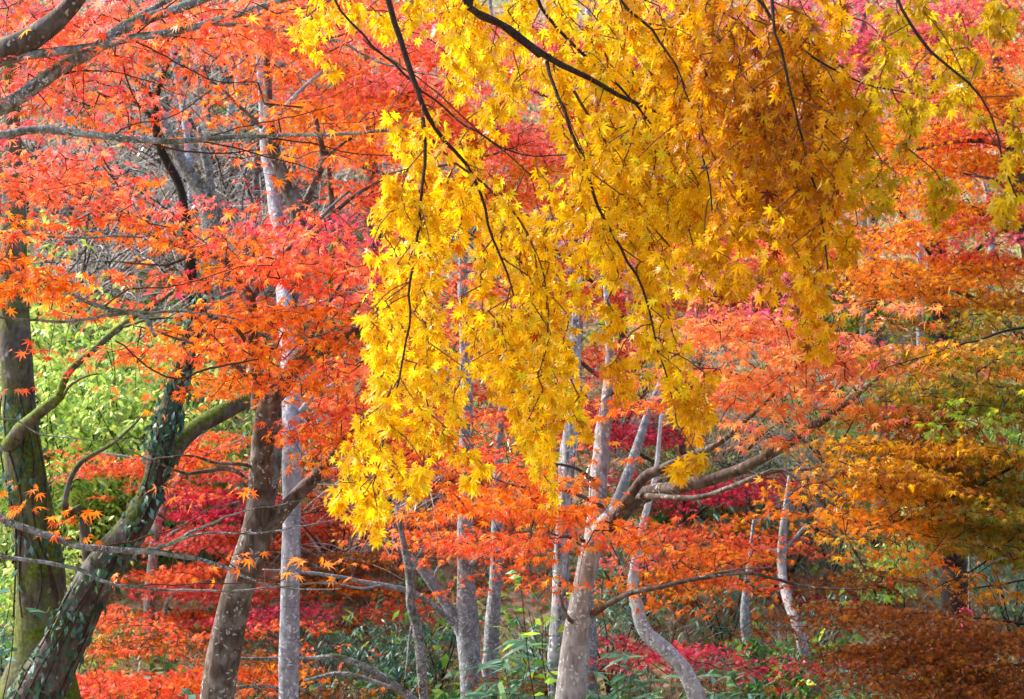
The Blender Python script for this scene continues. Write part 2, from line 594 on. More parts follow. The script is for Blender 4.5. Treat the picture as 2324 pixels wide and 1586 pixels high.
def tree(name, label, cat, bark, trunk, branches=(), sprays=(), twig='twig', leafshape='mid', dflt=None, group=None, seed=1,
         ground=True, rough=0.06, droop=0.0, petiole=False, origin=None, branch_name='branch', twr=0.0013, stubs=(), branch_bark=None):
    rng = np.random.default_rng(seed)
    D = dict(cover=2.0, leaf=5.5, per=5, mode='tier', thick=.5, tier=.34)
    if dflt: D.update(dflt)

    def rows(line):
        return np.array([(*P(a, b, d), W(w, d) / 2) for a, b, d, w in line])
    tr = rows(trunk)
    if ground:
        t = tr[0, :3] - tr[1, :3]
        t = t / np.linalg.norm(t)
        t[2] = min(t[2], -.35)
        z0 = tr[0]
        for _ in range(4):
            g = float(ground_h(z0[0], z0[1])) - .12
            k = (g - tr[0, 2]) / t[2]
            z0 = np.array((*(tr[0, :3] + t * max(k, 0.02)), tr[0, 3] * 1.25))
        tr = np.vstack([z0, tr])
    base = tr[0, :3].copy()
    root = empty(name, tuple(base), label, cat, group)
    nodes = []
    mb = MB()
    cv = catmull(tr, max(.03, tr[:, 3].mean() * .7))
    tube(mb, cv, 16, rng, rough)
    for st in stubs:
        c2 = catmull(rows(st), .03)
        tube(mb, c2, 10, rng, rough)
    nodes.append(cv[len(cv) // 3:, :3])
    owner = [(mb, 'trunk', bark)]
    for br in branches:
        mine = None
        if isinstance(br[0], str): mine, br = br[0], br[1:]
        c = catmull(rows(br), .04)
        jit = np.cumsum(rng.normal(0, .0035, (len(c), 3)), 0) * min(1.0, .004 / max(1e-4, c[:, 3].mean()) + .3)
        c[:, :3] += jit
        b = MB()
        tube(b, c, 10 if c[:, 3].max() > .012 else 6, rng, rough * .8)
        bb = mine or branch_bark or bark
        owner.append((b, branch_name, bb if c[:, 3].max() > .006 else twig))
        nodes.append(c[:, :3])
    own = np.concatenate([np.full(len(q), i) for i, q in enumerate(nodes)])
    nodes = np.concatenate(nodes)
    def finish():
        for w_, nm, mt in owner:
            w_.build(nm, [M[mt], M[twig]], root, base)
        return root
    if not sprays: return finish()
    info, tg = [], []
    for s in sprays:
        p, o = spray_targets(s, rng, D)
        info.append((len(p), s, o))
        tg.append(p)
    tg = np.concatenate(tg)
    first = np.concatenate([np.where(np.arange(n) % 14 == 0, 14, -1) if o['mode'] == 'hang' else np.ones(n, int) for n, s, o in info])
    par, order = grow(nodes, tg, first)
    nb = len(nodes)
    allp = np.concatenate([nodes, tg])
    cnt = np.ones(len(tg))
    for i in reversed(order):
        if par[i] >= nb: cnt[par[i] - nb] += cnt[i]
    a = allp[par]
    b = tg
    seg = np.linalg.norm(b - a, axis=1, keepdims=True)
    mid = (a + b) / 2 + rng.normal(0, .04, a.shape) * np.minimum(seg, .3)
    mid[:, 2] += np.where(seg[:, 0] > .15, .13, .03) * seg[:, 0]
    rb = np.minimum(twr * cnt ** .3, twr * 2.6)
    ra = rb * 1.15
    rid = np.zeros(len(tg), int)
    for i in order:
        rid[i] = own[par[i]] if par[i] < nb else rid[par[i] - nb]
    tws = [w_[0] for w_ in owner]
    for w_ in tws: w_.mi = 1
    for w_ in range(len(owner)):
        sel = rid == w_
        lng = (seg[:, 0] > .15) & sel
        sh = (seg[:, 0] <= .15) & sel
        prisms(tws[w_], a[sh], b[sh], ra[sh], rb[sh], 4)
        al, bl, ml = a[lng], b[lng], mid[lng]
        prev = al
        for t_ in (.25, .5, .75, 1):
            nx = (1 - t_) ** 2 * al + 2 * t_ * (1 - t_) * (ml * 2 - .5 * (al + bl)) + t_ ** 2 * bl
            prisms(tws[w_], prev, nx, ra[lng], rb[lng], 4)
            prev = nx
    dirs = norm(b - a)
    k0 = 0
    for n, s, o in info:
        p, u = tg[k0:k0 + n], dirs[k0:k0 + n]
        k0 += n
        per = o['per']
        leaf = o['leaf'] / 100 * LEAF_SCALE
        pp = np.repeat(p, per, 0)
        rr_ = np.repeat(rid[k0 - n:k0], per)
        uu = np.repeat(u, per, 0)
        m = len(pp)
        az = rng.uniform(0, 6.2832, m)
        out = np.stack([np.cos(az), np.sin(az), np.zeros(m)], 1)
        if o['mode'] == 'tier':
            pos = pp + out * leaf * rng.uniform(.3, 1.3, (m, 1)) + rng.normal(0, .012, (m, 3))
            out = norm(out + rng.normal(0, .5, (m, 3)) * np.array((1, 1, .2)))
            tip = out * 1.0 + np.array((0, -.1, -.55)) + rng.normal(0, .3, (m, 3))
            nrm = np.array((0, -.38, .85)) + rng.normal(0, .33, (m, 3)) + out * .35
            curl = .3
        else:
            out[:, 1] = out[:, 1] * .7 + .25
            pos = pp + out * leaf * rng.uniform(.15, .8, (m, 1)) + np.array((0, 0, -.35)) * leaf * rng.uniform(0, 1, (m, 1))
            tip = np.array((o.get('lean', -.14) * 1.6, -.1, -1.0)) + out * .5 + rng.normal(0, .28, (m, 3))
            nrm = np.array((-.3, -.75, .45)) + rng.normal(0, .6, (m, 3))
            curl = .25
        sz = leaf * .56 * rng.normal(1, .24, m).clip(.45, 1.5)
        if o['mode'] != 'tier' and petiole:
            for w_ in range(len(owner)):
                e_ = rr_ == w_
                prisms(tws[w_], pp[e_], pos[e_], np.full(e_.sum(), .0007), np.full(e_.sum(), .0006), 3)
        fm = MB()
        leaves(fm, o.get('shape', leafshape), pos, tip, nrm, sz, palette(s[6], m, rng), rng, curl, .18, edge=.25)
        fo = fm.build('foliage', M['leaf'], root, base, smooth=False, colour=True)
    return finish()


exec_marker = None
# ------------------------------------------------------------------ ground
def build_ground():
    m, nt, N = nodes_of('forest_floor')
    L = nt.links.new
    tc = N('ShaderNodeTexCoord')

    def nz(sc, det=5, dist=0.):
        n = N('ShaderNodeTexNoise')
        n.inputs['Scale'].default_value = sc
        n.inputs['Detail'].default_value = det
        n.inputs['Distortion'].default_value = dist
        L(tc.outputs['Object'], n.inputs['Vector'])
        return n.outputs['Fac']
    r = N('ShaderNodeValToRGB')
    el = r.color_ramp.elements
    el[0].position, el[0].color = .3, (*lin('584838'), 1)
    el[1].position, el[1].color = .75, (*lin('C4B090'), 1)
    e = el.new(.5)
    e.color = (*lin('94785A'), 1)
    L(nz(9, 8, .6), r.inputs[0])
    g = N('ShaderNodeValToRGB')
    g.color_ramp.elements[0].position, g.color_ramp.elements[1].position = .48, .6
    L(nz(.8, 4), g.inputs[0])
    gm = N('ShaderNodeMath', operation='MULTIPLY')
    gm.inputs[1].default_value = .6
    L(g.outputs[0], gm.inputs[0])
    x = N('ShaderNodeMix', data_type='RGBA')
    L(gm.outputs[0], x.inputs[0])
    L(r.outputs[0], x.inputs[6])
    x.inputs[7].default_value = (*lin('566A30'), 1)
    bs = N('ShaderNodeBsdfPrincipled')
    bs.inputs['Roughness'].default_value = .95
    L(x.outputs[2], bs.inputs['Base Color'])
    bu = N('ShaderNodeBump')
    bu.inputs['Distance'].default_value = .05
    L(nz(14, 8), bu.inputs['Height'])
    L(bu.outputs[0], bs.inputs['Normal'])
    o = N('ShaderNodeOutputMaterial')
    L(bs.outputs[0], o.inputs['Surface'])
    xs = np.linspace(-60, 60, 241)
    ys = np.linspace(-15, 95, 221)
    X, Y = np.meshgrid(xs, ys)
    Z = ground_h(X, Y)
    n, k = len(xs), len(ys)
    i, j = np.meshgrid(np.arange(k - 1), np.arange(n - 1), indexing='ij')
    f = np.stack([i * n + j, i * n + j + 1, (i + 1) * n + j + 1, (i + 1) * n + j], -1).reshape(-1, 4)
    mb = MB()
    mb.add(np.stack([X, Y, Z], -1).reshape(-1, 3), f4=f)
    tag(mb.build('hillside', m), kind='structure')


build_ground()


def undergrowth():
    """uncountable low cover on the slope: dry grass, small herbs and fallen leaves"""
    rng = np.random.default_rng(5)
    # fallen leaves
    n = 18000
    y = 13 + 27 * rng.uniform(0, 1, n) ** 1.2
    x = rng.uniform(-.31, .31, n) * y * 1.1
    z = ground_h(x, y) + rng.uniform(.01, .05, n)
    mb = MB()
    az = rng.uniform(0, 6.28, n)
    leaves(mb, 'far', np.stack([x, y, z], 1), np.stack([np.cos(az), np.sin(az), rng.normal(0, .3, n)], 1),
           np.array((0, -.4, .8)) + rng.normal(0, .4, (n, 3)), rng.uniform(.05, .1, n), np.where((rng.uniform(0, 1, n) < .35)[:, None], palette('OR', n, rng), palette('LI', n, rng)), rng)
    tag(mb.build('leaf_litter', M['leaf'], smooth=False, colour=True), 'brown fallen leaves covering the forest slope', 'leaf litter', kind='stuff')
    # grasses
    n = 16000
    y = 14 + 24 * rng.uniform(0, 1, n) ** 1.1
    x = rng.uniform(-.31, .31, n) * y * 1.1
    g = np.array([mnoise.noise(Vector((a * .45, b * .35, 2.2))) for a, b in zip(x, y)])
    z = ground_h(x, y)
    col = np.where((g > .05)[:, None], palette('GY', n, rng), palette('DR', n, rng))
    col = np.where((g > .28)[:, None], palette('GM', n, rng), col)
    mb = MB()
    tip = np.array((0, 0, 1.0)) + rng.normal(0, .55, (n, 3))
    leaves(mb, 'blade', np.stack([x, y, z], 1), tip, rng.normal(0, 1, (n, 3)) + np.array((0, -1, 0)), rng.uniform(.2, .6, n) * np.clip(y / 24, .5, 1.3), col, rng, .35, 0)
    tag(mb.build('dry_grass', M['green'], smooth=False, colour=True), 'tangled dry and green grass on the forest slope', 'grass', kind='stuff')
    n = 15000
    y = 14 + 22 * rng.uniform(0, 1, n)
    x = rng.uniform(-.31, .31, n) * y * 1.1
    g = np.array([mnoise.noise(Vector((a * .6, b * .4, 7.7))) for a, b in zip(x, y)])
    keep = g > -.12
    x, y, g = x[keep], y[keep], g[keep]
    n = len(x)
    z = ground_h(x, y) + rng.uniform(.05, .6, n) * np.clip(.6 + g * 1.5, .2, 1.3)
    col = np.where((g > .22)[:, None], palette('GR', n, rng), palette('GM', n, rng))
    col = np.where((g < .02)[:, None], palette('GD', n, rng), col)
    mb = MB()
    az = rng.uniform(0, 6.28, n)
    leaves(mb, 'oval', np.stack([x, y, z], 1), np.stack([np.cos(az), np.sin(az), rng.normal(-.3, .3, n)], 1),
           np.array((0, -.3, .8)) + rng.normal(0, .4, (n, 3)), rng.uniform(.07, .17, n), col, rng, .3, .1)
    tag(mb.build('undergrowth', M['green'], smooth=False, colour=True), 'mixed green herbs and seedlings covering the forest slope', 'undergrowth', kind='stuff')


undergrowth()

# ------------------------------------------------------------------ the maples and other trees, front to back
H = dict(mode='hang', cover=3.6, leaf=4.0, per=2, thick=.4)
S1 = dict(cover=1.2)       # sparse

tree('weeping_yellow_maple', 'yellow maple hanging its dark drooping branches down across the front', 'maple tree', 'ytwig',
     [(3300, 1700, 5.2, 330), (3150, 900, 5.2, 290), (2850, 200, 5.4, 250), (2500, -250, 5.6, 190), (1900, -480, 5.8, 120)],
     [[(2500, -250, 5.6, 60), (1900, -330, 5.8, 44), (1300, -230, 6, 34), (1058, 0, 6.1, 19), (1150, 80, 6.1, 17), (1230, 140, 6.1, 15), (1330, 190, 6.1, 12), (1420, 240, 6.1, 9), (1490, 270, 6.1, 6)],
      [(1200, -200, 6, 24), (1062, -10, 6.0, 14), (1140, 50, 6.0, 13), (1175, 85, 6.05, 12), (1235, 140, 6.1, 11)],
      [(1500, -280, 5.9, 30), (1050, -230, 5.9, 22), (850, -110, 5.9, 18), (868, 0, 5.9, 15), (905, 100, 5.9, 14), (930, 190, 5.9, 13), (962, 275, 5.9, 12), (1000, 335, 5.95, 9), (1050, 390, 6, 8), (1085, 460, 6, 7), (1115, 560, 6, 6), (1145, 640, 6, 5), (1160, 690, 6, 4)],
      [(960, 270, 5.9, 10), (972, 370, 5.85, 8), (970, 470, 5.85, 7), (960, 540, 5.8, 7), (943, 640, 5.8, 6), (938, 740, 5.8, 5), (915, 850, 5.8, 5), (880, 960, 5.8, 4), (850, 1080, 5.8, 3)],
      [(985, 320, 5.95, 7), (1040, 370, 6, 6), (1110, 430, 6.05, 6), (1180, 500, 6.1, 5), (1225, 590, 6.1, 4), (1245, 700, 6.1, 4), (1240, 820, 6.1, 3), (1215, 980, 6.1, 3)],
      [(1240, 140, 6.1, 9), (1275, 240, 6, 8), (1330, 350, 6, 8), (1375, 470, 6, 7), (1420, 560, 6, 7), (1470, 650, 6, 6), (1490, 730, 6, 5), (1520, 860, 6, 4), (1545, 960, 6, 3)],
      [(1190, -150, 6.2, 12), (1220, -20, 6.2, 9), (1275, 60, 6.2, 8), (1330, 120, 6.2, 8), (1420, 215, 6.2, 6), (1500, 300, 6.2, 4)],
      [(1300, 205, 6.2, 8), (1345, 290, 6.2, 7), (1385, 365, 6.2, 6), (1440, 470, 6.2, 5), (1520, 560, 6.2, 4)],
      [(1380, -200, 5.9, 12), (1420, -20, 5.8, 8), (1490, 60, 5.8, 7), (1560, 170, 5.8, 5), (1610, 330, 5.8, 5), (1620, 480, 5.8, 4)],
      [(720, -160, 6.2, 9), (755, 0, 6.2, 6), (820, 90, 6.2, 6), (900, 165, 6.2, 6), (990, 255, 6.2, 5), (1090, 330, 6.2, 5), (1200, 375, 6.2, 4), (1330, 375, 6.2, 3), (1520, 390, 6.2, 3)],
      [(820, 90, 6.25, 4), (880, 135, 6.25, 4), (1000, 215, 6.25, 4), (1130, 320, 6.25, 4), (1280, 420, 6.25, 3), (1420, 460, 6.25, 3), (1560, 400, 6.25, 2)],
      [(1800, -260, 5.6, 22), (1690, -60, 5.6, 9), (1740, 40, 5.6, 8), (1800, 120, 5.6, 7), (1890, 180, 5.6, 5), (1990, 225, 5.6, 4), (2100, 250, 5.6, 3)],
      [(1640, 30, 5.6, 5), (1690, 60, 5.6, 5), (1735, 130, 5.6, 5), (1750, 300, 5.6, 4)],
      [(1900, -250, 5.5, 24), (1750, -60, 5.5, 10), (1790, 200, 5.5, 6), (1850, 420, 5.6, 5), (1870, 620, 5.6, 4)],
      [(2150, -300, 5.4, 24), (2040, -60, 5.4, 9), (2090, 60, 5.4, 8), (2150, 115, 5.4, 7), (2210, 160, 5.4, 6), (2260, 240, 5.4, 5), (2290, 330, 5.4, 5), (2325, 420, 5.4, 4)]],
     [(705, 40, 32, 40, 0, 6.2, 'Y', dict(cover=3.2)), (742, 85, 26, 60, 0, 6.2, 'Y', dict(cover=3)), (790, 30, 60, 40, 10, 6.2, 'Y', dict(cover=1.6)),
      (850, 30, 40, 35, 0, 6, 'Y', dict(cover=1.2)), (930, 40, 30, 60, 0, 6, 'Y', dict(cover=1.8)),
      (1015, 40, 60, 70, 0, 6.1, 'Y'), (1090, 60, 80, 80, 0, 6.15, 'Y'), (1060, 165, 40, 75, 0, 6.1, 'Y'), (1170, 130, 60, 80, 0, 6.2, 'Y'),
      (1200, 20, 80, 50, 0, 6.2, 'Y'), (1110, 250, 18, 40, 0, 6.1, 'Y', dict(cover=2)), (1180, 240, 60, 40, 0, 6.2, 'Y', dict(cover=1.5)),
      (1300, 60, 80, 80, 0, 6.2, 'Y', dict(cover=2.6)), (1270, 210, 50, 70, 0, 6.1, 'Y'), (1360, 170, 70, 90, 10, 6.1, 'Y'),
      (1330, 300, 70, 90, 0, 6.1, 'Y', dict(cover=2.6)), (1430, 120, 70, 120, 0, 6, 'Y'), (1420, 280, 70, 100, 0, 6.1, 'Y'),
      (930, 340, 45, 60, 0, 5.9, 'Y'), (985, 400, 60, 90, 0, 5.95, 'Y'), (920, 430, 55, 60, 0, 5.9, 'Y'), (900, 490, 50, 55, 10, 5.85, 'Y'),
      (1060, 420, 60, 70, 20, 6, 'Y'), (960, 540, 90, 80, 0, 5.85, 'Y'), (900, 620, 60, 60, 0, 5.8, 'Y'), (980, 640, 60, 90, 0, 5.85, 'Y'),
      (890, 710, 60, 55, 0, 5.8, 'Y'), (960, 760, 80, 90, 0, 5.85, 'Y'), (870, 800, 50, 55, 0, 5.8, 'Y'), (860, 890, 60, 60, 0, 5.8, 'Y'),
      (950, 880, 90, 90, 0, 5.9, 'Y'), (1000, 950, 45, 70, 0, 5.9, 'Y'), (880, 980, 75, 80, 0, 5.8, 'Y'), (850, 1080, 75, 75, 10, 5.8, 'Y'),
      (800, 1140, 35, 60, 0, 5.8, 'Y', dict(cover=2.6)), (870, 1160, 60, 45, 0, 5.8, 'Y'), (935, 1060, 25, 40, 0, 5.8, 'Y', dict(cover=1.6)),
      (1070, 1090, 20, 50, 0, 6, 'Y', dict(cover=1.6)),
      (1120, 490, 60, 80, 10, 6, 'Y'), (1180, 580, 75, 90, 10, 6.1, 'Y'), (1130, 620, 45, 60, 0, 6, 'Y'), (1240, 680, 80, 100, 0, 6.1, 'Y'),
      (1150, 720, 60, 70, 0, 6.05, 'Y'), (1210, 800, 85, 90, 0, 6.1, 'Y'), (1280, 820, 50, 110, 0, 6.15, 'Y'), (1150, 860, 50, 60, 0, 6.05, 'Y'),
      (1235, 920, 70, 80, 0, 6.1, 'Y'), (1170, 950, 55, 50, 0, 6.05, 'Y', dict(cover=2.6)), (1225, 1040, 35, 80, 0, 6.1, 'Y', dict(cover=3)), (1290, 960, 30, 60, 0, 6.1, 'Y', dict(cover=2)),
      (1085, 720, 25, 40, 0, 6, 'Y', dict(cover=1.5)), (1085, 830, 22, 40, 0, 6, 'Y', dict(cover=2)),
      (1290, 500, 60, 100, 10, 6.1, 'Y', dict(cover=2.6)), (1370, 430, 70, 100, 10, 6.05, 'Y'), (1350, 580, 60, 90, 10, 6.05, 'Y'), (1440, 400, 80, 110, 10, 6.05, 'Y'),
      (1430, 540, 60, 100, 10, 6, 'Y'), (1500, 480, 70, 110, 10, 6, 'Y'), (1420, 680, 60, 80, 0, 6, 'Y', dict(cover=2)), (1500, 640, 45, 90, 10, 6, 'Y'),
      (1510, 780, 40, 80, 10, 6, 'Y'), (1545, 900, 38, 90, 8, 6, 'Y'), (1575, 990, 32, 60, 0, 6, 'YA', dict(cover=2.6)), (1420, 830, 30, 60, 0, 6, 'YA', dict(cover=1.6)), (1600, 850, 25, 70, 8, 6, 'YA', dict(cover=1.8)),
      (1560, 1040, 20, 50, 0, 6, 'YA', dict(cover=2)),
      (1510, 60, 80, 90, 0, 5.9, 'YA'), (1510, 200, 70, 110, 0, 5.95, 'YA'), (1500, 320, 70, 90, 0, 6, 'Y'), (1580, 420, 70, 110, 10, 6, 'Y'), (1580, 540, 60, 90, 10, 6, 'Y', dict(cover=3)),
      (1600, 100, 80, 110, 0, 5.7, 'YA'), (1690, 80, 90, 110, 0, 5.65, 'AM'), (1630, 240, 80, 120, 0, 5.7, 'YA'), (1720, 220, 90, 120, 5, 5.6, 'AM'), (1780, 100, 70, 80, 20, 5.6, 'AM'), (1690, 360, 90, 110, 8, 5.6, 'AM'),
      (1800, 250, 90, 100, 10, 5.6, 'AM'), (1880, 240, 80, 80, 20, 5.6, 'YA'), (1780, 380, 80, 110, 10, 5.6, 'AM'), (1860, 370, 80, 90, 15, 5.6, 'YA'), (1940, 320, 55, 80, 20, 5.6, 'YA'), (1750, 500, 80, 90, 10, 5.6, 'YA'),
      (1660, 520, 60, 90, 10, 5.7, 'YA'), (1840, 490, 80, 80, 15, 5.6, 'YA'), (1900, 560, 60, 70, 25, 5.6, 'YA', dict(cover=2.8)), (1770, 600, 60, 80, 10, 5.6, 'YA'), (1690, 610, 45, 60, 10, 5.7, 'YA', dict(cover=2.5)), (1820, 690, 45, 90, 10, 5.6, 'YA'),
      (1850, 750, 35, 70, 15, 5.6, 'YA', dict(cover=2.6)), (1620, 620, 35, 60, 0, 5.8, 'YA', dict(cover=1.8)), (1870, 60, 70, 90, 25, 5.8, 'YA', dict(cover=2.6)), (1830, 150, 60, 70, 0, 5.7, 'YA'),
      (2010, 60, 70, 70, 0, 5.4, 'YO', dict(cover=2.2)), (2090, 40, 70, 70, 0, 5.4, 'YO', dict(cover=2)), (2030, 190, 60, 90, 0, 5.4, 'YO', dict(cover=2)), (2130, 170, 70, 80, 0, 5.4, 'YO', dict(cover=1.8)), (2200, 110, 60, 60, 20, 5.4, 'YO', dict(cover=1.4)),
      (2060, 330, 60, 80, 0, 5.4, 'YO', dict(cover=1.7)), (2200, 250, 55, 70, 0, 5.4, 'YO', dict(cover=1.4)), (2000, 400, 40, 70, 0, 5.4, 'YO', dict(cover=1.8)), (2270, 320, 50, 90, 10, 5.4, 'YO', dict(cover=1.8)), (2150, 400, 50, 60, 0, 5.4, 'YO', dict(cover=1.1)), (2290, 430, 40, 50, 0, 5.4, 'YO', dict(cover=1.6)), (2250, 40, 40, 40, 0, 5.4, 'YO', dict(cover=1))],
     twig='ytwig2', leafshape='fine', dflt=H, seed=11, petiole=True, rough=.04, twr=.0008)

tree('overhanging_maple', 'grey limbed maple reaching in from the left with thin red and orange leaves', 'maple tree', 'limb',
     [(-900, 1700, 7.6, 330), (-820, 900, 7.6, 300), (-640, 450, 7.6, 260), (-420, 160, 7.6, 190), (-150, -60, 7.6, 90), (100, -300, 7.6, 40)],
     [['brown', (-420, 190, 7.4, 90), (-120, 160, 7.4, 62), (0, 118, 7.3, 58), (80, 78, 7.3, 54), (140, 30, 7.3, 46), (185, -30, 7.3, 40), (215, -120, 7.3, 26)],
      [(-640, 450, 7.6, 80), (-200, 340, 7.5, 44), (0, 248, 7.4, 34), (75, 200, 7.4, 34), (130, 160, 7.4, 32), (210, 118, 7.45, 30), (265, 78, 7.5, 28), (340, 45, 7.5, 25), (430, 15, 7.5, 21), (520, -25, 7.5, 16), (640, -90, 7.5, 10)],
      [(265, 85, 7.5, 22), (290, 55, 7.5, 16), (330, 30, 7.55, 14), (370, 10, 7.55, 12), (430, -20, 7.55, 9), (520, -70, 7.55, 6)],
      [(-420, 170, 7.4, 50), (-100, 152, 7.3, 26), (0, 138, 7.3, 22), (90, 120, 7.3, 21), (200, 106, 7.3, 20), (300, 85, 7.3, 19), (400, 68, 7.3, 17), (500, 38, 7.3, 15), (600, 5, 7.3, 13), (720, -30, 7.3, 9)],
      [(400, 66, 7.35, 6), (480, 52, 7.4, 9), (560, 58, 7.4, 9), (660, 72, 7.4, 8), (760, 95, 7.45, 7), (830, 130, 7.5, 5), (950, 165, 7.5, 4), (1080, 185, 7.5, 2)],
      [(-640, 420, 7.6, 60), (-150, 320, 7.2, 24), (0, 308, 7.1, 20), (60, 296, 7.1, 19), (110, 294, 7.1, 18), (200, 305, 7.1, 17), (300, 318, 7.1, 15), (400, 325, 7.1, 13), (500, 318, 7.1, 11), (600, 312, 7.1, 9), (700, 308, 7.1, 8), (800, 305, 7.1, 7), (900, 294, 7.1, 6), (935, 285, 7.1, 4)],
      [(340, 322, 7.1, 5), (370, 332, 7.1, 5), (500, 345, 7.15, 4), (590, 335, 7.2, 3)], [(460, 322, 7.1, 4), (560, 345, 7.1, 4), (660, 375, 7.15, 3), (760, 395, 7.2, 2)],
      [(600, 312, 7.1, 4), (700, 330, 7.1, 4), (800, 355, 7.1, 3), (920, 362, 7.1, 2)], [(470, 312, 7.1, 4), (540, 290, 7.1, 3), (640, 268, 7.1, 3), (760, 240, 7.1, 2)],
      [(250, 312, 7.1, 4), (300, 280, 7.1, 3), (380, 262, 7.1, 3), (470, 200, 7.1, 2)], [(130, 165, 7.4, 5), (190, 160, 7.4, 4), (280, 170, 7.4, 3), (420, 230, 7.4, 2)],
      [(280, 100, 7.3, 5), (330, 60, 7.3, 4), (420, -10, 7.3, 3)], [(300, 90, 7.35, 5), (380, 130, 7.3, 4), (470, 175, 7.3, 3), (580, 180, 7.3, 2)]],
     [(60, 40, 130, 70, 0, 7.9, 'OR'), (190, 80, 120, 60, 0, 7.9, 'OR'), (60, 150, 130, 50, 0, 7.9, 'S', dict(cover=2)), (250, 30, 120, 40, 0, 8, 'S'), (100, 20, 120, 50, 0, 8.1, 'S'), (330, 130, 140, 50, 10, 7.8, 'OR', S1), (430, 60, 140, 60, 0, 7.8, 'OR'),
      (70, 240, 110, 50, 0, 7.8, 'S'), (210, 190, 100, 40, 5, 7.8, 'OR', dict(cover=1.6)), (300, 215, 90, 35, 0, 7.7, 'OR', dict(cover=1.4)), (180, 245, 110, 40, 0, 7.7, 'O', dict(cover=1.8)), (55, 290, 60, 25, 0, 7.7, 'R', dict(cover=1.6)),
      (480, 120, 120, 50, 0, 7.7, 'OR', dict(cover=.5)), (600, 80, 130, 60, 5, 7.7, 'OR', dict(cover=1.8)), (380, 240, 120, 45, 0, 7.5, 'OR', dict(cover=.22)), (500, 240, 140, 60, 0, 7.4, 'O', dict(cover=.2)), (650, 220, 140, 70, 15, 7.6, 'O', dict(cover=1.5)), (760, 260, 100, 50, 0, 7.6, 'O', dict(cover=1.0)), (640, 300, 150, 40, 0, 7.3, 'O', dict(cover=.15)), (540, 380, 200, 50, 0, 7.3, 'O', dict(cover=.03)),
      (320, 225, 110, 30, 8, 7.9, 'OR', dict(cover=.8)), (390, 195, 60, 30, 0, 7.9, 'OR', dict(cover=.6)), (360, 50, 80, 40, 0, 7.9, 'OR', dict(cover=1.0)), (450, 230, 60, 30, 0, 7.9, 'S', dict(cover=.4))],
     twig='rtwig', dflt=dict(cover=2.4, leaf=5.6, thick=.6, tier=.32), seed=12, rough=.05)

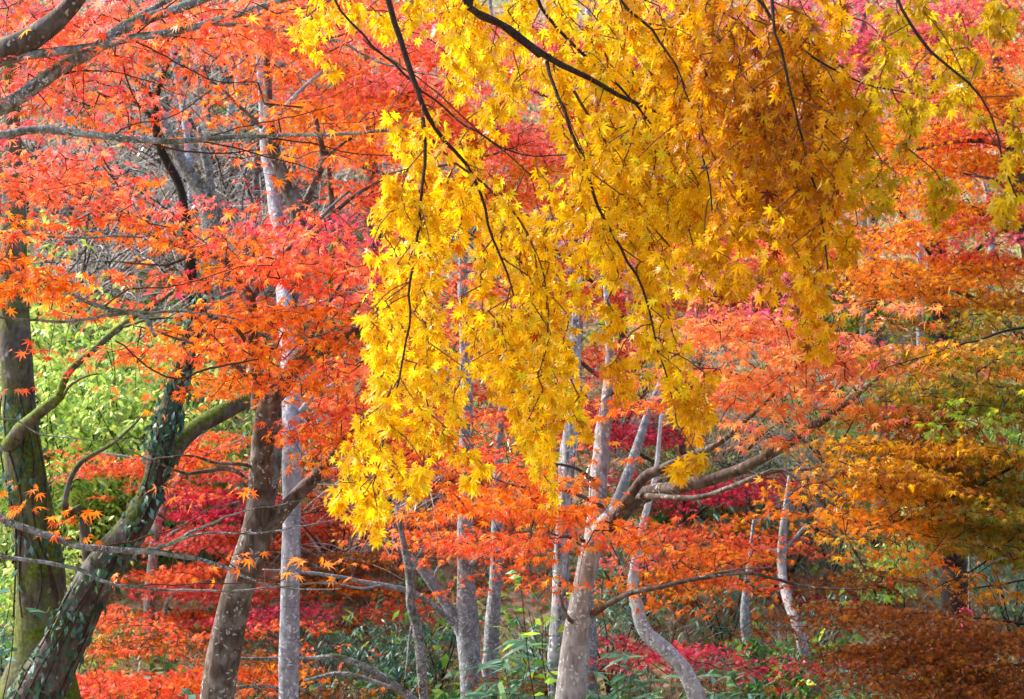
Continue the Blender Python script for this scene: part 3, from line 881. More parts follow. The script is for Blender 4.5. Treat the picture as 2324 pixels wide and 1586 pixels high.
tree('low_maple_bough', 'bare grey twigged maple stretching thin low boughs from the left edge', 'maple tree', 'limb',
     [(-700, 1900, 8, 200), (-620, 1500, 8, 160), (-450, 1200, 8, 110), (-300, 900, 8, 60), (-250, 600, 8, 30)],
     [[(-450, 1200, 8, 40), (-100, 1140, 8, 19), (0, 1180, 8, 17), (80, 1208, 8, 17), (170, 1238, 8, 16), (260, 1249, 8, 15), (340, 1252, 8, 14), (430, 1268, 8, 11), (500, 1290, 8, 9), (590, 1330, 8, 6), (680, 1345, 8, 4), (760, 1340, 8, 2)],
      [(330, 1250, 8, 11), (380, 1240, 8, 10), (430, 1215, 8, 8), (490, 1190, 8, 6), (560, 1165, 8, 4), (700, 1135, 8, 2)], [(390, 1238, 8, 7), (470, 1215, 8, 6), (560, 1218, 8, 5), (680, 1205, 8, 4), (800, 1175, 8, 2)],
      [(-450, 1250, 8, 30), (-100, 1235, 7.8, 11), (0, 1256, 7.8, 10), (100, 1272, 7.8, 9), (180, 1288, 7.8, 9), (240, 1318, 7.8, 8), (300, 1330, 7.8, 7), (440, 1335, 7.8, 5), (600, 1330, 7.8, 4), (760, 1318, 7.8, 2)],
      [(440, 1268, 8, 4), (480, 1235, 8, 4), (540, 1290, 8, 3), (640, 1310, 8, 2)], [(200, 1243, 8, 5), (320, 1225, 8, 4), (420, 1195, 8, 3), (480, 1160, 8, 2)], [(300, 1330, 7.8, 4), (390, 1322, 7.8, 3), (520, 1318, 7.8, 3), (640, 1306, 7.8, 2)],
      [(-250, 700, 8, 20), (-50, 620, 8, 12), (100, 640, 8, 9), (170, 680, 8, 9), (240, 705, 8, 10), (310, 715, 8, 11), (330, 735, 8, 11), (345, 765, 8, 8)], [(-250, 760, 8, 18), (-30, 720, 8, 7), (150, 725, 8, 7), (240, 722, 8, 7), (330, 715, 8, 8), (430, 716, 8, 5), (560, 740, 8, 3)],
      [(230, 700, 8, 4), (290, 655, 8, 4), (400, 650, 8, 3), (560, 610, 8, 2)], [(-250, 600, 8, 14), (-40, 535, 8, 7), (100, 540, 8, 7), (220, 540, 8, 6), (350, 535, 8, 4)], [(260, 770, 8, 4), (330, 830, 8, 4), (400, 860, 8, 5), (480, 840, 8, 6), (590, 825, 8, 4)],
      [(-300, 1000, 8, 14), (0, 950, 8, 4), (90, 985, 8, 4), (180, 1000, 8, 3), (340, 1005, 8, 2)]],
     [(60, 600, 90, 60, 0, 8, 'O', dict(cover=2.2)), (150, 600, 110, 50, 10, 8.1, 'O', dict(cover=2)), (250, 630, 100, 50, 0, 8.1, 'OR', dict(cover=1.4)), (60, 700, 100, 60, 0, 8, 'O', dict(cover=2.4)), (60, 540, 90, 30, 0, 8, 'OR', dict(cover=1.5)), (200, 690, 120, 30, 0, 8, 'OR', dict(cover=.8)),
      (130, 800, 90, 35, 0, 8, 'OR', dict(cover=.8)), (60, 850, 60, 50, 0, 8, 'OR', dict(cover=.6)), (200, 860, 60, 60, 0, 8, 'O', dict(cover=.22)), (350, 660, 70, 30, 0, 8, 'R', dict(cover=.5)),
      (40, 1125, 55, 28, 0, 8, 'O', dict(cover=1.5)), (110, 1165, 60, 28, 0, 8, 'O', dict(cover=1.2)), (180, 1200, 50, 25, 0, 8, 'O', dict(cover=.5)), (560, 1260, 50, 20, 0, 8, 'O', dict(cover=.6)), (640, 1280, 60, 40, 0, 8, 'O', dict(cover=.25)), (480, 1250, 160, 50, 0, 8, 'O', dict(cover=.12)), (420, 1150, 150, 60, 0, 8, 'O', dict(cover=.12)), (700, 1250, 60, 40, 0, 8, 'O', dict(cover=.2)), (300, 1290, 60, 25, 0, 8, 'OR', dict(cover=.15))],
     twig='rtwig', dflt=dict(cover=2.0, leaf=5.6, thick=.3, tier=.22), seed=13, rough=.05)

tree('brown_trunk_maple', 'brown trunked orange maple leaning right, forked low with pale lichen spots', 'maple tree', 'brown',
     [(492, 1586, 10, 76), (508, 1480, 10, 74), (528, 1380, 10, 72), (556, 1290, 10, 70), (580, 1220, 10, 68), (588, 1140, 10, 56), (592, 1040, 10, 54), (600, 960, 10, 55), (612, 905, 10, 50), (640, 880, 10, 40), (680, 810, 10.1, 34), (740, 770, 10.1, 28), (800, 755, 10.1, 22), (870, 705, 10.1, 14), (930, 640, 10.1, 8)],
     [[(588, 930, 10, 36), (583, 850, 10, 30), (575, 760, 10, 26), (570, 690, 9.9, 24), (555, 655, 9.9, 20), (515, 598, 9.9, 17), (450, 572, 9.9, 14), (370, 545, 9.9, 11), (290, 500, 9.9, 8), (180, 450, 9.9, 5), (60, 400, 9.9, 3)],
      [(568, 680, 9.9, 18), (590, 650, 10, 17), (612, 622, 10, 15), (660, 560, 10, 12), (720, 500, 10.1, 9), (790, 430, 10.1, 5)],
      [(580, 1225, 10, 40), (615, 1192, 10, 36), (660, 1140, 10, 34), (705, 1095, 10.1, 32), (745, 1055, 10.1, 27), (800, 990, 10.1, 18), (860, 930, 10.1, 12), (930, 880, 10.1, 7)],
      [(556, 1085, 10, 6), (520, 1062, 9.9, 11), (470, 1065, 9.9, 10), (420, 1070, 9.8, 7), (360, 1050, 9.7, 4), (290, 1020, 9.7, 3)], [(572, 1060, 10, 8), (540, 1055, 9.9, 9), (480, 1052, 9.9, 8), (420, 1040, 9.8, 5), (340, 1050, 9.8, 3)],
      [(600, 870, 10, 14), (560, 850, 9.8, 10), (500, 800, 9.7, 8), (400, 770, 9.6, 6), (300, 740, 9.6, 3)], [(575, 800, 10, 12), (520, 740, 9.7, 8), (420, 700, 9.6, 5)], [(450, 572, 9.9, 8), (380, 600, 9.8, 6), (260, 590, 9.8, 4)],
      [(690, 800, 10.1, 14), (720, 740, 10.2, 11), (745, 690, 10.2, 9), (800, 600, 10.2, 6)]],
     [(620, 590, 90, 50, 10, 9.9, 'OR'), (720, 570, 110, 70, 10, 10.2, 'OR', dict(cover=2.2)), (650, 650, 110, 60, 0, 9.8, 'OR'), (540, 700, 120, 50, -5, 9.7, 'O'), (460, 720, 100, 45, -5, 9.6, 'O', dict(cover=2.2)), (650, 740, 120, 70, 0, 9.7, 'O'), (560, 790, 120, 60, 5, 9.6, 'O'),
      (700, 820, 110, 60, 0, 9.7, 'O'), (640, 860, 80, 45, 0, 9.7, 'O'), (760, 880, 100, 70, 0, 9.8, 'OR'), (800, 940, 90, 60, 0, 10, 'OR'), (440, 800, 90, 40, 0, 9.6, 'OR', dict(cover=1.7)), (370, 780, 90, 30, -8, 9.5, 'OR', dict(cover=1.2)), (480, 850, 80, 30, 0, 9.6, 'O', dict(cover=1.2)),
      (80, 360, 130, 40, 5, 9.9, 'OR'), (220, 390, 130, 40, 14, 9.9, 'S'), (90, 440, 130, 40, 0, 9.8, 'OR'), (240, 450, 130, 40, 14, 9.8, 'OR'), (360, 500, 110, 45, 18, 9.8, 'O'), (480, 540, 110, 45, 18, 9.8, 'O'), (560, 610, 70, 40, 20, 9.8, 'O'), (430, 470, 90, 28, 20, 9.9, 'S', dict(cover=1.6)),
      (130, 495, 140, 25, 0, 9.8, 'O', dict(cover=1.5)), (260, 515, 120, 25, 8, 9.8, 'OR', dict(cover=1.5)), (50, 510, 80, 25, 0, 9.8, 'O', S1), (700, 510, 100, 45, 0, 10.2, 'OR', dict(cover=2)), (800, 530, 80, 50, 0, 10.3, 'R', dict(cover=1.8)), (640, 540, 70, 35, 0, 10, 'S'),
      (720, 1000, 60, 60, 0, 10, 'O', dict(cover=1.7)), (790, 1040, 80, 70, 0, 10, 'O', dict(cover=2)), (720, 930, 60, 50, 0, 10, 'OR', dict(cover=1.6)), (860, 1000, 80, 60, 0, 10.2, 'O'), (660, 900, 60, 25, 0, 9.7, 'O', dict(cover=1.5)), (840, 650, 70, 60, 0, 10.3, 'OR', dict(cover=1.8)), (790, 720, 70, 50, 0, 10.3, 'OR', dict(cover=1.6))],
     dflt=dict(cover=3.0, leaf=5.4, thick=.55, tier=.34), seed=14)

tree('forked_grey_maple', 'pale barked orange maple with dark shaded side, forking into long limbs right of centre', 'maple tree', 'pale',
     [(1294, 1586, 11, 70), (1303, 1500, 11, 66), (1313, 1415, 11, 58), (1324, 1340, 11, 49), (1336, 1270, 11, 51), (1354, 1220, 11, 56), (1375, 1185, 11, 46), (1400, 1160, 11, 36)],
     [[(1375, 1200, 11, 44), (1425, 1148, 11, 42), (1470, 1120, 11, 36), (1540, 1108, 10.8, 30), (1640, 1085, 10.6, 27), (1740, 1042, 10.4, 24), (1850, 975, 10.2, 20), (1930, 918, 10, 13), (1985, 870, 10, 7), (2010, 840, 10, 4)],
      ['pale', (1346, 1240, 11, 44), (1357, 1150, 11.05, 40), (1363, 1080, 11.1, 38), (1372, 1000, 11.2, 38), (1385, 900, 11.2, 28), (1390, 800, 11.2, 18), (1380, 640, 11.2, 10)],
      [(1400, 1170, 10.9, 30), (1432, 1120, 10.8, 22), (1465, 1080, 10.8, 24), (1520, 1055, 10.7, 22), (1580, 1030, 10.7, 18), (1640, 1000, 10.6, 12), (1720, 930, 10.6, 9), (1790, 860, 10.5, 5)],
      [(1440, 1130, 10.9, 16), (1500, 1128, 10.6, 14), (1580, 1130, 10.4, 12), (1660, 1100, 10.2, 11), (1740, 1070, 10, 10), (1830, 1062, 9.9, 9), (1930, 1050, 9.8, 8), (2050, 1040, 9.8, 4)],
      [(1720, 1075, 10, 6), (1780, 1065, 9.9, 6), (1850, 1110, 9.8, 5), (1960, 1180, 9.8, 4), (2090, 1260, 9.7, 3)], [(1780, 1068, 9.9, 6), (1840, 1120, 9.9, 7), (1890, 1190, 9.9, 6), (1955, 1300, 9.9, 4)], [(1850, 1065, 9.9, 5), (1880, 1030, 9.8, 5), (1910, 980, 9.8, 4), (1950, 920, 9.8, 3)],
      [(1335, 1400, 11, 16), (1370, 1375, 10.9, 15), (1430, 1345, 10.8, 13), (1500, 1328, 10.7, 11), (1600, 1305, 10.6, 10), (1700, 1300, 10.5, 8), (1830, 1325, 10.5, 6), (1960, 1330, 10.4, 4)], [(1600, 1306, 10.6, 6), (1680, 1292, 10.5, 5), (1760, 1290, 10.4, 3)],
      [(1310, 1420, 11, 12), (1285, 1395, 10.9, 9), (1270, 1350, 10.9, 6), (1268, 1300, 10.9, 4)], [(1330, 1228, 11, 10), (1300, 1215, 10.9, 7), (1250, 1208, 10.8, 4)],
      [(1350, 1090, 11, 12), (1300, 1060, 10.8, 7), (1230, 1045, 10.7, 4)], [(1365, 1150, 11, 10), (1280, 1110, 10.7, 8), (1180, 1100, 10.6, 5), (1060, 1060, 10.5, 3)], [(1385, 900, 11.2, 12), (1460, 860, 11, 9), (1560, 800, 10.8, 6), (1660, 740, 10.7, 4)]],
     [(1100, 1070, 120, 40, 12, 10.6, 'O'), (1050, 1020, 100, 40, 10, 10.7, 'OR'), (1200, 1120, 110, 45, 14, 10.5, 'O'), (1270, 1180, 110, 40, 10, 10.5, 'O'), (1160, 1180, 110, 40, 10, 10.6, 'OR'), (1330, 1150, 60, 50, 0, 10.6, 'O', dict(cover=2)), (1000, 1130, 120, 50, 0, 10.8, 'O'), (1090, 1240, 90, 30, 0, 10.8, 'OR', dict(cover=1.5)),
      (1330, 1330, 70, 30, 0, 10.6, 'O', dict(cover=1.6)), (1290, 1290, 60, 25, 0, 10.6, 'O', dict(cover=1.3)), (1290, 1230, 80, 30, 0, 10.6, 'OR', dict(cover=1.6)), (1480, 1360, 50, 15, 0, 10.7, 'O', dict(cover=.8)), (1440, 1190, 50, 30, 0, 10.6, 'OR', dict(cover=1.0)), (1400, 900, 90, 60, 0, 10.8, 'O', dict(cover=1.6)), (1460, 830, 90, 70, 0, 10.8, 'OS', dict(cover=1.8)), (1380, 1010, 50, 40, 0, 10.8, 'O', dict(cover=.7)),
      (1580, 690, 110, 60, 20, 10.5, 'OS'), (1680, 690, 110, 50, 20, 10.5, 'PK', dict(cover=2)), (1620, 790, 120, 70, 20, 10.4, 'OS'), (1720, 800, 110, 60, 20, 10.3, 'OS'), (1660, 880, 110, 60, 15, 10.4, 'OS'), (1760, 890, 110, 60, 15, 10.2, 'OS'), (1830, 790, 110, 50, 20, 10.1, 'OS'), (1940, 770, 120, 50, 20, 10, 'OS'),
      (1870, 850, 110, 50, 18, 10, 'OS'), (1990, 860, 120, 50, 22, 9.9, 'OS'), (2080, 920, 100, 40, 22, 9.8, 'OS', dict(cover=2.2)), (1850, 920, 90, 40, 10, 10.1, 'OS', dict(cover=2)), (1690, 960, 80, 40, 10, 10.4, 'OS', dict(cover=1.8)), (2130, 940, 70, 30, 25, 9.8, 'PK', dict(cover=1.4)), (2110, 850, 80, 30, 20, 9.8, 'OS', dict(cover=1.6)), (1980, 690, 120, 40, 20, 10.1, 'OS', dict(cover=2)), (1700, 620, 100, 40, 15, 10.6, 'PK', dict(cover=1.4)), (2050, 790, 90, 30, 20, 9.9, 'PK', dict(cover=1.1)), (1560, 900, 60, 50, 0, 10.6, 'OS', dict(cover=1.6)),
      (1530, 1200, 100, 26, 0, 12.1, 'OR', dict(leaf=4.6, cover=3)), (1610, 1250, 120, 30, 0, 12.1, 'O', dict(leaf=4.6, cover=3.2)), (1690, 1225, 80, 26, 0, 12.1, 'OR', dict(leaf=4.6, cover=2.6)), (1510, 1265, 70, 24, 0, 12.1, 'S', dict(leaf=4.6, cover=2.6)), (1580, 1290, 110, 26, 0, 12.1, 'O', dict(leaf=4.6, cover=3.2)), (1650, 1320, 90, 20, 0, 12.1, 'OR', dict(leaf=4.6, cover=2.6)), (1530, 1330, 60, 18, 0, 12.1, 'AO', dict(leaf=4.6, cover=2.4)), (1470, 1225, 60, 26, 0, 12.1, 'OR', dict(leaf=4.6, cover=2.4)), (1720, 1170, 80, 20, 0, 12.1, 'O', dict(leaf=4.6, cover=2.2)), (1590, 1360, 70, 14, 0, 12.1, 'O', dict(leaf=4.6, cover=2.2))],
     dflt=dict(cover=3.2, leaf=6.3, thick=.45, tier=.32), seed=15, branch_bark='brown')

tree('amber_maple', 'dim amber and olive leaved maple filling the right edge', 'maple tree', 'dark',
     [(2750, 1750, 9.6, 260), (2680, 1400, 9.6, 230), (2560, 1050, 9.6, 200), (2480, 800, 9.6, 150), (2440, 520, 9.7, 90), (2420, 300, 9.8, 40)],
     [[(2500, 900, 9.6, 25), (2380, 880, 9.5, 11), (2260, 900, 9.4, 7), (2150, 950, 9.4, 4), (2050, 1010, 9.4, 2)], [(2520, 1000, 9.6, 25), (2400, 1010, 9.5, 11), (2280, 1060, 9.4, 7), (2160, 1120, 9.4, 4), (2040, 1150, 9.4, 2)],
      [(2560, 1100, 9.6, 25), (2420, 1150, 9.5, 10), (2300, 1220, 9.4, 6), (2210, 1290, 9.4, 4), (2120, 1330, 9.4, 2)], [(2470, 760, 9.6, 20), (2350, 740, 9.5, 8), (2230, 770, 9.5, 5), (2120, 800, 9.5, 3), (2020, 830, 9.5, 2)]],
     [(2130, 1010, 120, 50, 22, 9.6, 'AM'), (2040, 1090, 130, 55, 22, 9.6, 'AM'), (2150, 1110, 130, 60, 22, 9.5, 'OL'), (2080, 1180, 130, 55, 25, 9.5, 'AM'), (2230, 1040, 120, 80, 20, 9.5, 'OL'), (2240, 900, 120, 70, 15, 9.5, 'OL'), (2190, 830, 120, 50, 15, 9.6, 'OL'), (2280, 1150, 90, 80, 20, 9.4, 'OL'),
      (2200, 1180, 110, 50, 25, 9.4, 'OL'), (2290, 1250, 70, 70, 20, 9.4, 'OL'), (2010, 1000, 80, 40, 15, 9.7, 'AM', dict(cover=2)), (1960, 1150, 90, 40, 20, 9.6, 'AO', dict(cover=2)), (2300, 800, 70, 60, 0, 9.6, 'OL'), (2080, 780, 100, 40, 10, 9.8, 'AM', dict(cover=2.2)), (2290, 960, 60, 60, 0, 9.2, 'OG', dict(cover=2)), (2200, 1000, 60, 40, 0, 9.2, 'OG', dict(cover=1)), (2250, 900, 60, 40, 0, 9.2, 'OG', dict(cover=1.2)), (2290, 1330, 50, 40, 10, 9.5, 'AM', dict(cover=2.5)), (1930, 1230, 90, 30, 20, 9.8, 'AM', dict(cover=2)), (1880, 1110, 100, 30, 20, 9.8, 'AO', dict(cover=2.6)), (1970, 1190, 110, 30, 22, 9.8, 'AO', dict(cover=3)), (2020, 1240, 80, 22, 22, 9.7, 'AO', dict(cover=2.6)), (2090, 1050, 110, 50, 20, 9.8, 'AM'), (2200, 950, 110, 60, 20, 9.7, 'OL'), (2300, 1080, 60, 60, 0, 9.4, 'OL'), (2020, 1120, 90, 40, 20, 9.8, 'AM'), (2150, 880, 110, 40, 18, 10.2, 'AM'), (2260, 840, 90, 40, 15, 10.2, 'AO'), (2300, 900, 60, 40, 0, 10.2, 'OL'), (2080, 970, 90, 30, 20, 10.1, 'AO', dict(cover=3)), (2290, 740, 70, 30, 0, 10.2, 'OL')],
     dflt=dict(cover=6.0, leaf=4.8, thick=.5, tier=.28), seed=16)

tree('grey_beech', 'straight smooth grey trunk rising just right of the brown leaning maple', 'tree', 'grey',
     [(655, 1586, 12, 46), (655, 1500, 12, 46), (657, 1400, 12, 45), (659, 1300, 12, 44), (661, 1200, 12, 42), (662, 1080, 12, 42), (662, 950, 12, 44), (655, 820, 12.3, 38), (645, 680, 12.7, 36), (632, 540, 13.2, 34), (618, 420, 13.5, 30), (604, 340, 13.6, 26), (596, 220, 13.7, 20), (585, 60, 13.7, 14), (580, -120, 13.7, 8)],
     [[(680, 935, 12, 16), (705, 905, 11.9, 11), (735, 880, 11.8, 8), (800, 850, 11.8, 4)], [(660, 1000, 12, 12), (700, 985, 12, 8), (760, 975, 12, 5)],
      [(596, 300, 12.4, 10), (680, 200, 12.4, 8), (760, 130, 12.4, 5)]],
     [(650, 40, 120, 50, 0, 12.4, 'O', dict(cover=1.2)), (560, 20, 100, 50, 0, 12.4, 'OR', dict(cover=1.4))], dflt=dict(leaf=5), seed=17, rough=.03)

tree('slender_maple', 'thin brown maple forking high behind the grey beech trunk', 'maple tree', 'brown',
     [(500, 1586, 12.6, 26), (530, 1400, 12.6, 26), (560, 1295, 12.6, 26), (592, 1215, 12.6, 26), (613, 1130, 12.6, 27), (623, 1050, 12.6, 28), (635, 900, 12.7, 30), (655, 720, 12.8, 32), (672, 580, 12.7, 38), (678, 490, 12.7, 40), (655, 430, 12.7, 36), (628, 365, 12.7, 32), (612, 300, 12.7, 28), (606, 180, 13, 18), (605, 40, 13, 12), (600, -60, 13, 8)],
     [[(678, 495, 13, 22), (705, 430, 13, 17), (730, 370, 13, 15), (720, 300, 13, 12), (700, 230, 13, 8)], [(755, 560, 13.3, 16), (755, 480, 13.3, 15), (752, 400, 13.3, 12), (740, 300, 13.3, 8)],
      [(615, 310, 13, 10), (520, 220, 13, 7), (440, 160, 13, 5)], [(730, 370, 13, 9), (820, 300, 13, 7), (930, 240, 13, 5), (1050, 200, 13, 3)], [(672, 580, 12.9, 14), (780, 470, 13, 10), (900, 400, 13.2, 7), (1060, 370, 13.2, 5), (1200, 330, 13.2, 3)],
      [(605, 100, 13, 8), (720, 90, 13, 6), (860, 60, 13, 4)]],
     [(700, 170, 110, 45, 8, 13, 'O', dict(cover=2.2)), (820, 200, 130, 50, 8, 13, 'OR'), (780, 110, 140, 50, 5, 13.2, 'OR'), (900, 130, 130, 60, 10, 13.2, 'OR'), (760, 40, 140, 50, 0, 13.4, 'OR'), (900, 50, 120, 60, 0, 13.4, 'S'), (880, 230, 110, 50, 12, 13.2, 'O'), (960, 220, 120, 60, 12, 13.2, 'S'),
      (780, 310, 110, 50, 8, 13, 'O', dict(cover=2.4)), (860, 330, 100, 50, 0, 13.2, 'O'), (1020, 300, 120, 60, 10, 13.4, 'OR'), (1100, 250, 100, 60, 10, 13.4, 'OR'), (1180, 330, 110, 60, 10, 13.4, 'S'), (1180, 420, 120, 50, 10, 13.4, 'O'), (1230, 400, 90, 40, 0, 13.2, 'AO'), (860, 420, 70, 40, 0, 13.2, 'OR', dict(cover=2)), (760, 390, 60, 45, 0, 13, 'OR', dict(cover=1.6)), (790, 460, 60, 40, 0, 13.3, 'OR', dict(cover=1.6)),
      (560, 180, 100, 50, 0, 13, 'O', dict(cover=.4)), (480, 110, 100, 40, 0, 13, 'O', dict(cover=.5)), (590, 270, 90, 40, 0, 13, 'O', dict(cover=.3)), (520, 330, 120, 40, 0, 13, 'O', dict(cover=.08)), (430, 250, 80, 40, 0, 13, 'OR', dict(cover=.25)), (350, 190, 100, 40, 0, 13, 'OR', dict(cover=.3))],
     dflt=dict(cover=3.2, leaf=5.4, thick=.6, tier=.4), seed=18)

def ivy_on(line, n, seed, label, spread=.6, pal='GD'):
    """ivy leaves sitting on the camera side of a leaning trunk, with its own thin stems"""
    rng = np.random.default_rng(seed)
    c = catmull(np.array([(*P(a, b, d), W(w, d) / 2) for a, b, d, w in line]), .04)
    root = empty('climbing_ivy', tuple(c[0, :3]), label, 'ivy', 'ivy on the mossy trunks')
    k = rng.integers(0, len(c), n // 7)
    k = np.clip(np.repeat(k, 7) + rng.integers(-2, 3, len(k) * 7), 0, len(c) - 1)
    n = len(k)
    a = R(-90) + rng.normal(0, .95, n) * (1 + spread * .3)
    nd = np.stack([np.cos(a), np.sin(a), rng.normal(0, .15, n)], 1)
    pos = c[k, :3] + nd * (c[k, 3] + rng.uniform(.005, .05, n))[:, None]
    mb = MB()
    leaves(mb, 'oval', pos, np.array((0, -.2, -.9)) + rng.normal(0, .45, (n, 3)), nd + rng.normal(0, .35, (n, 3)) + np.array((0, 0, .4)),
           rng.uniform(.035, .085, n), palette(pal, n, rng, .2) * .6, rng, .2, .2)
    mb.build('foliage', M['green'], root, c[0, :3], False, True)
    st = MB()
    for q in range(5):
        a0 = R(-90) + rng.uniform(-1.2, 1.2)
        a1 = a0 + rng.uniform(-.6, .6)
        t = np.linspace(0, 1, len(c))
        ang = a0 + (a1 - a0) * t + .25 * np.sin(t * 9 + q)
        pts = c[:, :3] + np.stack([np.cos(ang), np.sin(ang), 0 * ang], 1) * (c[:, 3] * 1.06 + .006)[:, None]
        tube(st, np.column_stack([pts, np.full(len(c), .006)]), 5, rng, .1)
    st.build('stem', M['twig'], root, c[0, :3])


MOSS_C = [(95, 1586, 12.3, 190), (100, 1500, 12.3, 150), (98, 1400, 12.3, 120), (95, 1300, 12.3, 108), (80, 1200, 12.3, 98), (62, 1100, 12.3, 92), (48, 1000, 12.3, 90), (40, 900, 12.4, 84), (34, 800, 12.4, 78), (28, 650, 12.5, 66), (30, 400, 12.6, 46), (20, 150, 12.6, 30)]
tree('mossy_oak', 'thick green mossy trunk near the left edge with a pale crooked branch', 'tree', 'mossy', MOSS_C,
     [[(20, 1010, 12.2, 40), (60, 965, 12, 30), (105, 925, 11.9, 24), (132, 905, 11.9, 22), (142, 870, 11.9, 18), (160, 838, 11.9, 17), (215, 790, 11.9, 15), (275, 740, 11.9, 13), (335, 700, 11.9, 11), (392, 664, 11.9, 8)],
      [(275, 742, 11.9, 8), (330, 722, 11.8, 8), (390, 716, 11.8, 5), (450, 715, 11.8, 3)], [(140, 905, 11.9, 8), (165, 870, 11.8, 7), (205, 852, 11.7, 5), (235, 848, 11.7, 3)],
      [(40, 800, 12.4, 14), (10, 690, 12.3, 10), (-40, 600, 12.2, 7)]], seed=21, rough=.1)
MOSS_D = [(70, 1600, 11.6, 120), (110, 1520, 11.6, 112), (158, 1430, 11.6, 96), (200, 1345, 11.6, 86), (248, 1270, 11.6, 76), (300, 1205, 11.6, 66), (345, 1120, 11.7, 58), (362, 1050, 11.7, 56), (376, 980, 11.7, 54), (392, 910, 11.8, 50), (414, 840, 11.8, 44), (430, 780, 11.8, 36), (452, 690, 11.8, 26), (470, 600, 11.8, 16)]
tree('leaning_mossy_tree', 'ivy clad mossy trunk leaning right with a long mossy side limb', 'tree', 'mosslite', MOSS_D,
     [[(150, 1170, 11.6, 16), (146, 1140, 11.5, 14), (160, 1090, 11.5, 13), (185, 1050, 11.5, 12), (240, 1020, 11.4, 9), (290, 985, 11.4, 6), (330, 945, 11.4, 3)],
      [(205, 1350, 11.6, 20), (190, 1200, 11.6, 22), (180, 1150, 11.6, 18), (150, 1170, 11.6, 15)],
      ['mossy', (352, 1085, 11.7, 46), (400, 1012, 11.8, 44), (450, 965, 11.9, 42), (500, 935, 12, 40), (550, 908, 12.1, 38), (600, 882, 12.2, 32), (680, 830, 12.3, 26), (740, 790, 12.4, 24), (800, 762, 12.4, 24), (840, 720, 12.4, 18), (870, 640, 12.4, 12)],
      ['mossy', (740, 792, 12.4, 16), (775, 740, 12.4, 12), (810, 700, 12.4, 10), (835, 665, 12.4, 7)], ['mossy', (690, 826, 12.3, 14), (735, 720, 12.4, 13), (745, 620, 12.5, 14), (752, 560, 12.5, 14), (790, 545, 12.5, 13), (850, 555, 12.5, 9)]],
     [(790, 820, 90, 40, 0, 12.9, 'OR', dict(cover=1.5)), (860, 740, 70, 60, 0, 12.9, 'S', dict(cover=1.8)), (840, 880, 80, 50, 0, 12.9, 'OR', dict(cover=2))], dflt=dict(leaf=5), seed=22, rough=.1)
ivy_on(MOSS_D, 800, 31, 'dark small leaved ivy climbing the leaning mossy trunk')
ivy_on(MOSS_C[2:8], 200, 32, 'sparse ivy on the thick mossy trunk at the left edge')

tree('twin_grey_maple', 'grey lichen spotted maple trunk with a low left fork near the centre', 'maple tree', 'silver',
     [(1072, 1586, 14, 54), (1066, 1500, 14, 52), (1060, 1420, 14, 50), (1058, 1320, 14, 40), (1056, 1220, 14, 36), (1058, 1080, 14, 34), (1058, 920, 14, 30), (1055, 780, 14, 26), (1050, 620, 14, 22), (1060, 440, 14, 15), (1080, 300, 14, 8)],
     [[(1052, 1440, 14, 34), (1025, 1390, 14, 26), (998, 1350, 14, 24), (965, 1305, 14, 21), (930, 1265, 14, 17), (900, 1240, 14, 12), (850, 1215, 14, 7)],
      [(1030, 1415, 13.9, 14), (985, 1372, 13.8, 13), (950, 1350, 13.7, 13), (900, 1335, 13.6, 12), (840, 1325, 13.5, 11), (780, 1312, 13.4, 9), (700, 1300, 13.3, 8), (600, 1290, 13.2, 4)], [(860, 1328, 13.5, 6), (820, 1332, 13.4, 6), (740, 1318, 13.3, 4), (640, 1320, 13.2, 2)],
      [(994, 1346, 14, 8), (985, 1310, 14, 7), (990, 1290, 14, 5), (1010, 1280, 14, 3)], [(1070, 1280, 13.9, 14), (1100, 1255, 13.8, 10), (1150, 1245, 13.8, 9), (1190, 1250, 13.8, 6)], [(1040, 1260, 13.9, 10), (1010, 1230, 13.8, 9), (980, 1215, 13.8, 6)],
      [(1056, 640, 14, 12), (1085, 660, 14, 12), (1110, 640, 14, 8)]],
     [(960, 1220, 110, 25, 0, 13.8, 'OR', dict(cover=2)), (900, 1190, 110, 30, 0, 13.8, 'O', dict(cover=2)), (1130, 1270, 110, 35, 0, 13.7, 'OR', dict(cover=2)), (1180, 1320, 100, 30, 0, 13.7, 'OR', dict(cover=1.5)), (1090, 1330, 60, 25, 0, 13.6, 'OR', dict(cover=1.2)), (1110, 1200, 120, 30, 0, 13.8, 'OR'), (1080, 960, 90, 50, 0, 14.2, 'OR'), (1180, 1010, 90, 50, 0, 14.2, 'OR'), (1060, 800, 50, 60, 0, 14.2, 'OR'), (1060, 660, 40, 60, 0, 14.2, 'OR')],
     dflt=dict(cover=2.6, leaf=5, thick=.5, tier=.4), seed=24, rough=.05)
tree('young_grey_maple', 'slim grey trunk standing close to the right of the fork low trunk', 'maple tree', 'silver',
     [(1108, 1586, 14.4, 38), (1112, 1500, 14.4, 36), (1118, 1400, 14.4, 33), (1124, 1300, 14.4, 28), (1128, 1180, 14.4, 24), (1130, 1050, 14.4, 20), (1140, 900, 14.4, 14)], seed=25, rough=.05)
tree('streaked_dead_tree', 'white trunk with dark vertical streaks half hidden behind the forked pale maple', 'dead tree', 'streaked',
     [(1262, 1586, 12.8, 46), (1268, 1480, 12.8, 44), (1272, 1380, 12.8, 40), (1272, 1300, 12.8, 36), (1278, 1180, 12.8, 36), (1288, 1040, 12.8, 36), (1298, 940, 12.8, 32), (1304, 840, 12.8, 26), (1306, 700, 12.8, 18)], seed=26, rough=.1)
tree('hidden_grey_tree', 'grey trunk edge showing behind the right side of the forked pale maple', 'tree', 'silver',
     [(1340, 1586, 13.6, 34), (1338, 1450, 13.6, 32), (1340, 1300, 13.6, 28), (1430, 1060, 13.6, 22), (1470, 940, 13.6, 18), (1510, 840, 13.6, 12)], seed=27)
